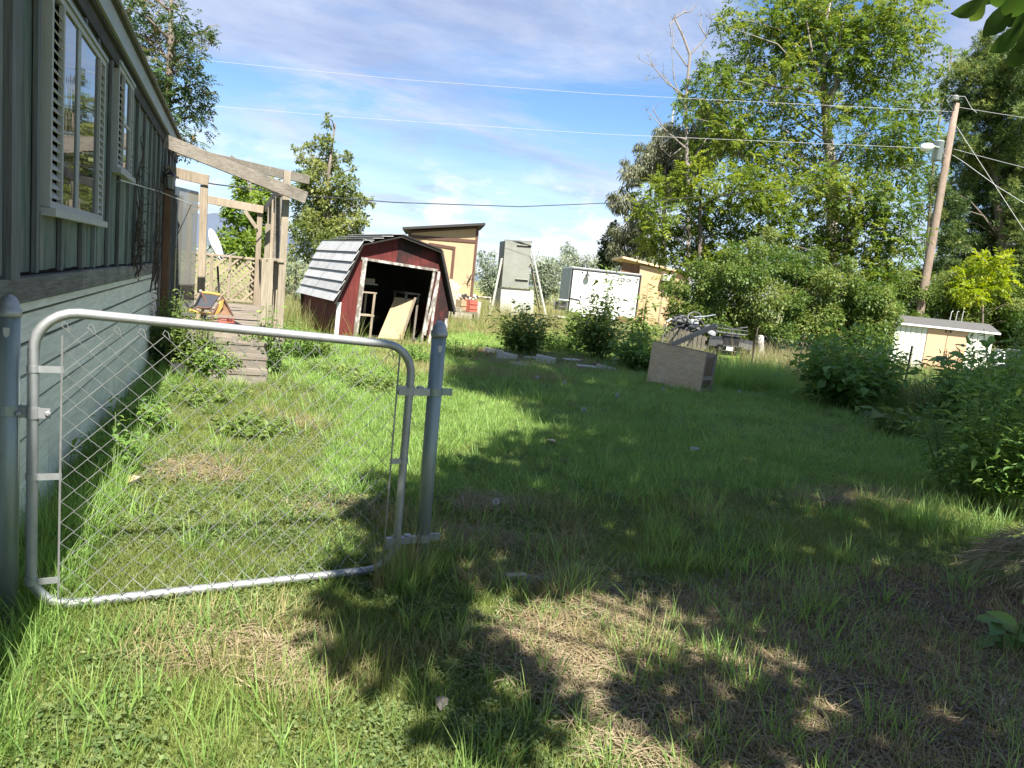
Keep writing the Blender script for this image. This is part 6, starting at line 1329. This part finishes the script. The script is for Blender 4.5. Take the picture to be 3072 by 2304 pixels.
def scatter(name, label, cat, protos, P, rz, sc, idx, tilt=None, flatten=False):
    n = len(P); me = bpy.data.meshes.new(name); me.vertices.add(n); me.vertices.foreach_set('co', np.asarray(P, np.float32).ravel())
    rot = np.zeros((n, 3), np.float32); rot[:, 2] = rz
    if tilt is not None: rot[:, 0] = tilt
    a = me.attributes.new('rot', 'FLOAT_VECTOR', 'POINT'); a.data.foreach_set('vector', rot.ravel())
    sc = np.asarray(sc, np.float32); sc = np.stack([sc, sc, np.minimum(sc, .9 + .18 * sc)], 1) if flatten else np.stack([sc] * 3, 1)
    a = me.attributes.new('scl', 'FLOAT_VECTOR', 'POINT'); a.data.foreach_set('vector', sc.ravel())
    a = me.attributes.new('idx', 'INT', 'POINT'); a.data.foreach_set('value', np.asarray(idx, np.int32))
    o = bpy.data.objects.new(name, me); col.objects.link(o); o['kind'] = 'stuff'; o['label'] = label; o['category'] = cat
    ng = bpy.data.node_groups.new(name + '_nodes', 'GeometryNodeTree')
    ng.interface.new_socket('Geometry', in_out='INPUT', socket_type='NodeSocketGeometry'); ng.interface.new_socket('Geometry', in_out='OUTPUT', socket_type='NodeSocketGeometry')
    nn, ll = ng.nodes, ng.links; gi, go_ = nn.new('NodeGroupInput'), nn.new('NodeGroupOutput'); jn_ = nn.new('GeometryNodeJoinGeometry')
    def attr(nm, ty): q = nn.new('GeometryNodeInputNamedAttribute'); q.data_type = ty; q.inputs['Name'].default_value = nm; return q.outputs['Attribute']
    ra, sa, ia = attr('rot', 'FLOAT_VECTOR'), attr('scl', 'FLOAT_VECTOR'), attr('idx', 'INT')
    for k, pm in enumerate(protos):
        po = bpy.data.objects.new(pm.name + '_blade_source', pm)
        oi = nn.new('GeometryNodeObjectInfo'); oi.inputs['Object'].default_value = po; oi.inputs['As Instance'].default_value = True
        cmp = nn.new('FunctionNodeCompare'); cmp.data_type = 'INT'; cmp.operation = 'EQUAL'; ll.new(ia, [s for s in cmp.inputs if s.type == 'INT'][0]); [s for s in cmp.inputs if s.type == 'INT'][1].default_value = k
        ip = nn.new('GeometryNodeInstanceOnPoints'); ll.new(gi.outputs[0], ip.inputs['Points']); ll.new(cmp.outputs['Result'], ip.inputs['Selection']); ll.new(oi.outputs['Geometry'], ip.inputs['Instance'])
        e2r = nn.new('FunctionNodeEulerToRotation'); ll.new(ra, e2r.inputs[0]); ll.new(e2r.outputs[0], ip.inputs['Rotation']); ll.new(sa, ip.inputs['Scale']); ll.new(ip.outputs[0], jn_.inputs[0])
    ll.new(jn_.outputs[0], go_.inputs[0]); md = o.modifiers.new('scatter', 'NODES'); md.node_group = ng
    return o
def vnoise(P, s, seed):            # cheap smooth noise on the ground plane
    r_ = np.random.default_rng(seed); T = r_.random((64, 64)); q = P[:, :2] * s; i = np.floor(q).astype(int); f = q - i; f = f * f * (3 - 2 * f)
    g_ = lambda a, b: T[(i[:, 0] + a) % 64, (i[:, 1] + b) % 64]
    return (g_(0, 0) * (1 - f[:, 0]) + g_(1, 0) * f[:, 0]) * (1 - f[:, 1]) + (g_(0, 1) * (1 - f[:, 0]) + g_(1, 1) * f[:, 0]) * f[:, 1]
rng = G(60)
def wedge(n, r0, r1, a0=-26, a1=66, pw=2.0):
    r = (rng.random(n) * (r1 ** pw - r0 ** pw) + r0 ** pw) ** (1 / pw); a = np.radians(rng.uniform(a0, a1, n)); return np.stack([r * np.sin(a), r * np.cos(a), np.zeros(n)], 1)
def keep(P):
    k = P[:, 0] > WX + .05
    k &= ~((P[:, 0] < .70) & (P[:, 1] > 9.15) & (P[:, 1] < 15.5) & (P[:, 0] > -.95) & ((P[:, 1] > 10.2) | ((P[:, 0] > -.24) & (P[:, 0] < .48))))
    q = P - FL; u = q @ fd; v = q @ bdv; k &= ~((u > -.02) & (u < SW + .02) & (v > -.02) & (v < SD + .05))
    return k
def ellipse(P, c, a, b, ang=0.0):
    q = P[:, :2] - np.array(c); cs, sn = math.cos(ang), math.sin(ang); x = q[:, 0] * cs + q[:, 1] * sn; y = -q[:, 0] * sn + q[:, 1] * cs; return (x / a) ** 2 + (y / b) ** 2
lawn = [tuft('short_tuft', 32, .09, .025, .065, .0046, .9, 'blade_green', rng), tuft('mid_tuft', 28, .085, .035, .09, .0047, .8, 'blade_green', rng), tuft('lush_tuft', 30, .085, .045, .11, .0052, .95, 'blade_lush', rng), tuft('tall_tuft', 16, .055, .10, .24, .0062, .6, 'blade_lush', rng, 4),
        tuft('straw_tuft', 26, .10, .05, .15, .0052, 1, 'blade_straw', rng, 2, .012), tuft('needle_tuft', 26, .12, .05, .16, .0056, 1, 'blade_needle', rng, 2, .010), tuft('dry_tuft', 22, .09, .06, .16, .0042, .9, 'blade_dry', rng), tuft('bark_strips', 9, .13, .07, .20, .011, 1, 'blade_debris', rng, 2, .014)]
def clover_proto():
    n = 34; a = rng.uniform(0, 6.283, n); r = .09 * np.sqrt(rng.random(n)); C = np.stack([r * np.cos(a), r * np.sin(a), rng.uniform(.012, .05, n)], 1)
    D = unit(np.stack([np.cos(a * 3), np.sin(a * 3), rng.normal(.1, .25, n)], 1)); V, Q = leaf_quads(C, D, rng.uniform(.014, .026, n), rng.uniform(.010, .018, n), rng, .8)
    me = fastmesh('clover_patch', V, Q, np.clip(rng.normal(.5, .22, n), 0, 1)); me.materials.append(MATS['clover']); return me
lawn.append(clover_proto())
PP, II, SS = [], [], []
for n_, r0_, r1_, sc_ in ((9500, 1.3, 4.2, .95), (16500, 4.2, 8.5, 1.15), (19000, 8.5, 16, 1.7), (13000, 16, 30, 2.6)):
    P = wedge(n_, r0_, r1_); P = P[keep(P)]; n = len(P); u = rng.random(n); nz_ = vnoise(P, 1.1, 1) * .6 + vnoise(P, 3.1, 2) * .4; n2_ = vnoise(P, .7, 5)
    idx = np.where(u < .45, 0, 1); shade = (P[:, 0] > .9 + .25 * np.sin(P[:, 1])) & (P[:, 1] > 4.6) & (P[:, 1] < 20)
    edge_l = (P[:, 0] < -.55); u3 = rng.random(n)
    idx = np.where(shade & (u < .62), 2, idx); idx = np.where((shade & (u > .93)) | ((~shade) & (u > .965)), 3, idx); idx = np.where(edge_l & (u > .5), 3, idx)
    idx = np.where((~shade) & (nz_ > .68) & (u < .5), 6, idx); idx = np.where((~shade) & (nz_ > .74) & (u < .45), 4, idx)
    idx = np.where((u3 < np.where(shade, .13, .22)) & (vnoise(P, 1.9, 12) > .42) & (P[:, 1] < 13), 8, idx)
    lit = np.minimum(ellipse(P, (3.1, 2.2), 1.6, .8, .15), np.minimum(ellipse(P, (5.3, 4.5), .8, .22), ellipse(P, (1.8, 2.65), .7, .30, .2))) + (nz_ - .5) * 1.2      # bare, littered ground
    inl = lit < 1.0
    idx = np.where(inl & (u < .46), np.where(n2_ + .25 * rng.random(n) > .62, 5, 4), idx); idx = np.where(inl & (u > .46) & (u < .66), 6, idx); idx = np.where(inl & (u > .955), 3, idx)
    right = ellipse(P, (3.5, 2.2), 1.3, .9) + (nz_ - .5) < 1; idx = np.where(right & (idx == 4) & (rng.random(n) < .6), 5, idx)
    strip = (P[:, 1] > 10.5) & (P[:, 1] < 15.5) & (P[:, 0] > 2.4) & (P[:, 0] < 5.5) & (nz_ > .42); idx = np.where(strip & (u < .5), 6, idx)
    dirt = (ellipse(P, (6.4, 13.9), 2.6, 1.5) < 1) & (u < .82); idx = np.where(dirt, np.where(nz_ > .5, 5, 4), idx)
    far_ = (P[:, 1] > 19.5); idx = np.where(far_ & (u < .55), 6, idx)
    PP.append(P); II.append(idx); SS.append(sc_ * rng.uniform(.65, 1.25, n) * (1 + .35 * (nz_ - .5)))
P = np.concatenate(PP); I = np.concatenate(II); S = np.concatenate(SS); S = np.where(inl[0] if False else (I == 3), S * 1.0, S)
# denser thatch under everything in the littered ground
Pl = wedge(5600, 1.3, 6.5, 8, 66); l2 = np.minimum(ellipse(Pl, (3.1, 2.2), 1.7, .85, .15), np.minimum(ellipse(Pl, (5.3, 4.5), .8, .22), ellipse(Pl, (1.8, 2.65), .75, .33, .2))); Pl = Pl[l2 + (vnoise(Pl, 2.3, 9) - .5) < 1.05]
n2_ = vnoise(Pl, 1.3, 5) + .0 + .25 * (Pl[:, 0] > 2.6); Il = np.where(n2_ + .3 * rng.random(len(Pl)) > .72, 5, 4); Il = np.where((rng.random(len(Pl)) < .22) & (Pl[:, 0] > 1.6), 7, Il)
P = np.concatenate([P, Pl]); I = np.concatenate([I, Il]); S = np.concatenate([S, rng.uniform(.8, 1.3, len(Pl))])
scatter('grass', 'patchy green lawn grass with dry straw covering the yard', 'grass', lawn, P, rng.uniform(0, 6.283, len(P)), S, I, flatten=True)
# ---- tall seeding grass, weedy strips
tall = [tuft('seed_grass', 26, .12, .35, .75, .006, .35, 'blade_dry', rng, 4), tuft('rank_grass', 30, .13, .25, .6, .008, .6, 'blade_lush', rng, 4), tuft('rank_grass_sun', 28, .13, .25, .6, .008, .5, 'blade_green', rng, 4)]
TP, TI, TS = [], [], []
def strip_fill(n, poly_px, w, i_, s0, s1):
    pts = [gz(*p)[:2] for p in poly_px]
    for _ in range(n):
        k = rng.integers(0, len(pts) - 1); f = rng.random(); q = pts[k] + (pts[k + 1] - pts[k]) * f + rng.normal(0, w, 2); TP.append((q[0], q[1], 0)); TI.append(int(rng.choice(i_))); TS.append(rng.uniform(s0, s1))
strip_fill(230, [(1340, 985), (1480, 975), (1650, 985), (1750, 1000)], 1.2, [0, 0, 2], .8, 1.3)       # dry strip behind the sheds
strip_fill(330, [(1330, 940), (1500, 945), (1700, 950), (1880, 960)], 2.2, [0, 0, 2], 1.0, 1.7)
strip_fill(260, [(840, 960), (930, 985)], 1.6, [2, 2, 0], .9, 1.5)
strip_fill(260, [(2100, 1120), (2160, 1165), (2260, 1160), (2330, 1140)], .38, [1], .8, 1.25)           # lush clump right of the crate
strip_fill(260, [(2280, 1110), (2440, 1150), (2560, 1190), (2760, 1230)], .6, [0, 0, 1], .8, 1.35)
strip_fill(160, [(2700, 1210), (2900, 1260), (3070, 1290)], .6, [0, 1], .8, 1.3)
strip_fill(50, [(1960, 1095), (2080, 1085)], .35, [0, 1], .6, 1.0)
strip_fill(70, [(2300, 1130), (2400, 1110), (2700, 1150)], .5, [0], .8, 1.3)
strip_fill(240, [(2350, 1080), (2450, 1085), (2700, 1120), (2950, 1140)], 1.5, [2, 2, 0], .6, 1.0)
strip_fill(55, [(60, 1760), (200, 1600), (330, 1420), (420, 1260)], .07, [1], .35, .7)                 # along the skirting
strip_fill(22, [(1150, 1790), (1200, 1740), (1235, 1750)], .06, [1, 1, 0], .3, .6)
strip_fill(26, [(2700, 1560), (2800, 1600), (2900, 1650)], .2, [1], .45, .8)
strip_fill(22, [(1990, 1640), (2250, 1580), (2080, 2150), (1650, 1760), (2520, 1680)], .15, [1], .35, .6)
strip_fill(16, [(900, 2090), (700, 2000), (1100, 2100), (1300, 2200)], .15, [1, 2], .3, .5)
TP = np.array(TP); kk = keep(TP); scatter('tall_grass', 'tall seeding grass and rank clumps along the fence and sheds', 'grass', tall, TP[kk], rng.uniform(0, 6.283, kk.sum()), np.array(TS)[kk], np.array(TI)[kk])
# ---- straw heap at the right edge
hb = gz(3120, 1770); hp = MB(); t = thing('straw_heap', 'heap of dead straw and brown stalks under the shrub at the right edge', 'straw heap', (hb[0], hb[1], 0))
hv = []; nr, na = 7, 22
for i in range(nr + 1):
    for j in range(na):
        f = i / nr; a = 2 * math.pi * j / na; rr = .44 * f * (1 + .12 * math.sin(3 * a + 1)); hv.append((hb[0] + rr * math.cos(a), hb[1] + rr * math.sin(a) * 1.1, .34 * (1 - f * f) - .02 + .02 * math.sin(5 * a + i)))
hf = [(i * na + j, (i + 1) * na + j, (i + 1) * na + (j + 1) % na, i * na + (j + 1) % na) for i in range(nr) for j in range(na)]
hp.add(hv, hf); hp.build('mound', 'ground_soil', t, True)
n = 1900; f = np.sqrt(rng.random(n)); a = rng.uniform(0, 6.283, n); C = np.stack([hb[0] + .44 * f * np.cos(a), hb[1] + .46 * f * np.sin(a), .36 * (1 - f * f) + .01], 1)
D = unit(np.stack([np.cos(a) + rng.normal(0, .8, n), np.sin(a) + rng.normal(0, .8, n), -1.0 * f + rng.normal(.1, .35, n)], 1)); V, Q = leaf_quads(C, D, rng.uniform(.07, .18, n), rng.uniform(.004, .008, n), rng, .4)
o = link('straw', fastmesh('straw', V, Q, np.clip(rng.normal(.55, .25, n), 0, 1)), 'blade_straw', t); o['kind'] = 'stuff'
# ---- dandelion clocks
for i, (px_, py_, lb) in enumerate(((1488, 1505, 'nearest dandelion clock, standing tall right of the gate post'), (1990, 1167, 'dandelion clock in front of the plywood crate'), (1851, 1184, 'dandelion clock left of the plywood crate in the lawn'), (2218, 1174, 'dandelion clock by the lush grass right of the crate'), (1612, 1132, 'dandelion clock below the cinder blocks'), (1751, 1229, 'dandelion clock in the middle of the shaded lawn'), (1694, 1146, 'small dandelion clock left of the middle of the lawn'))):
    hgt_ = .26 if i == 0 else .20; p = gz(px_, py_, hgt_); t = thing('dandelion', lb, 'dandelion', (p[0], p[1], 0), 'dandelion clocks in the lawn'); r_ = .021 if i == 0 else .026
    m = MB(); m.tube([(p[0] - .02, p[1] + .01, 0), (p[0] - .005, p[1], hgt_ * .6), tuple(p)], [.0035, .003, .0025], 6); m.build('stem', 'stem_green', t)
    n = 170; d = unit(rng.normal(0, 1, (n, 3))); V, Q = leaf_quads(p + d * r_ * .2, unit(d + rng.normal(0, .12, d.shape)), np.full(n, r_), np.full(n, r_ * .22), rng, .2); me = fastmesh('seed_head', V, Q); o = link('seed_head', me, 'flower_puff', t)
    m = MB(); m.lathe(p - (0, 0, .006), [(.001, 0), (.006, .003), (.007, .007), (.001, .012)], 8); m.build('receptacle', 'litter_leaf', t)
# ---- scraps lying in the grass
a, b_ = gz(1475, 1735, .03), gz(1665, 1738, .03); m = MB(); m.bar(a, b_, .07, .03); tag(m.build('buried_plank', 'grey_wood', None, bevel=.004), 'old grey plank half buried in the dry grass right of the gate post', 'plank')
p = gz(1545, 1728, .055); m = MB(); m.bar(p + (-.05, 0, 0), p + (.06, .005, .0), .045, .018); tag(m.build('wood_chip', 'tan_wood'), 'tan wood chip resting on the buried plank', 'wood chip')
def drop_leaf(px_, py_, s_, rz, lb, mt='litter_leaf'):
    p = gz(px_, py_, .05); m = MB(); d = np.array([math.cos(rz), math.sin(rz), 0]); s2 = np.array([-d[1], d[0], 0])
    rim = [(-.5, 0), (-.2, .28), (.15, .3), (.5, 0), (.15, -.3), (-.2, -.28)]; top_ = [p + d * x * s_ + s2 * y * s_ + np.array([0, 0, .5 * s_ * abs(y) + .15 * s_ * x]) for x, y in rim]
    m.prism(top_, (0, 0, .0015)); tag(m.build('fallen_leaf', mt), lb, 'leaf')
drop_leaf(1325, 2110, .075, 1.2, 'pale grey fallen leaf near the bottom edge of the shadow')
drop_leaf(2085, 1350, .16, .4, 'pale flat leaf lying in the shaded lawn')
drop_leaf(1655, 1325, .12, 2.2, 'curled pale leaf lying in the middle of the lawn')
drop_leaf(500, 1275, .13, .6, 'crumpled tan paper scrap in the grass near the house', 'plywood')
drop_leaf(400, 1440, .13, 1.0, 'torn tan cardboard scrap in the grass beside the skirting', 'plywood')
m = MB(); c = gz(520, 1085, 0); m.lathe((-.62, 9.6, .10), [(.06, 0), (.08, .01), (.08, .26), (.06, .27)], 12, (.4, -1, 0)); tag(m.build('dark_pipe_end', 'rubber'), 'dark pipe end lying under the deck left of the steps', 'pipe')
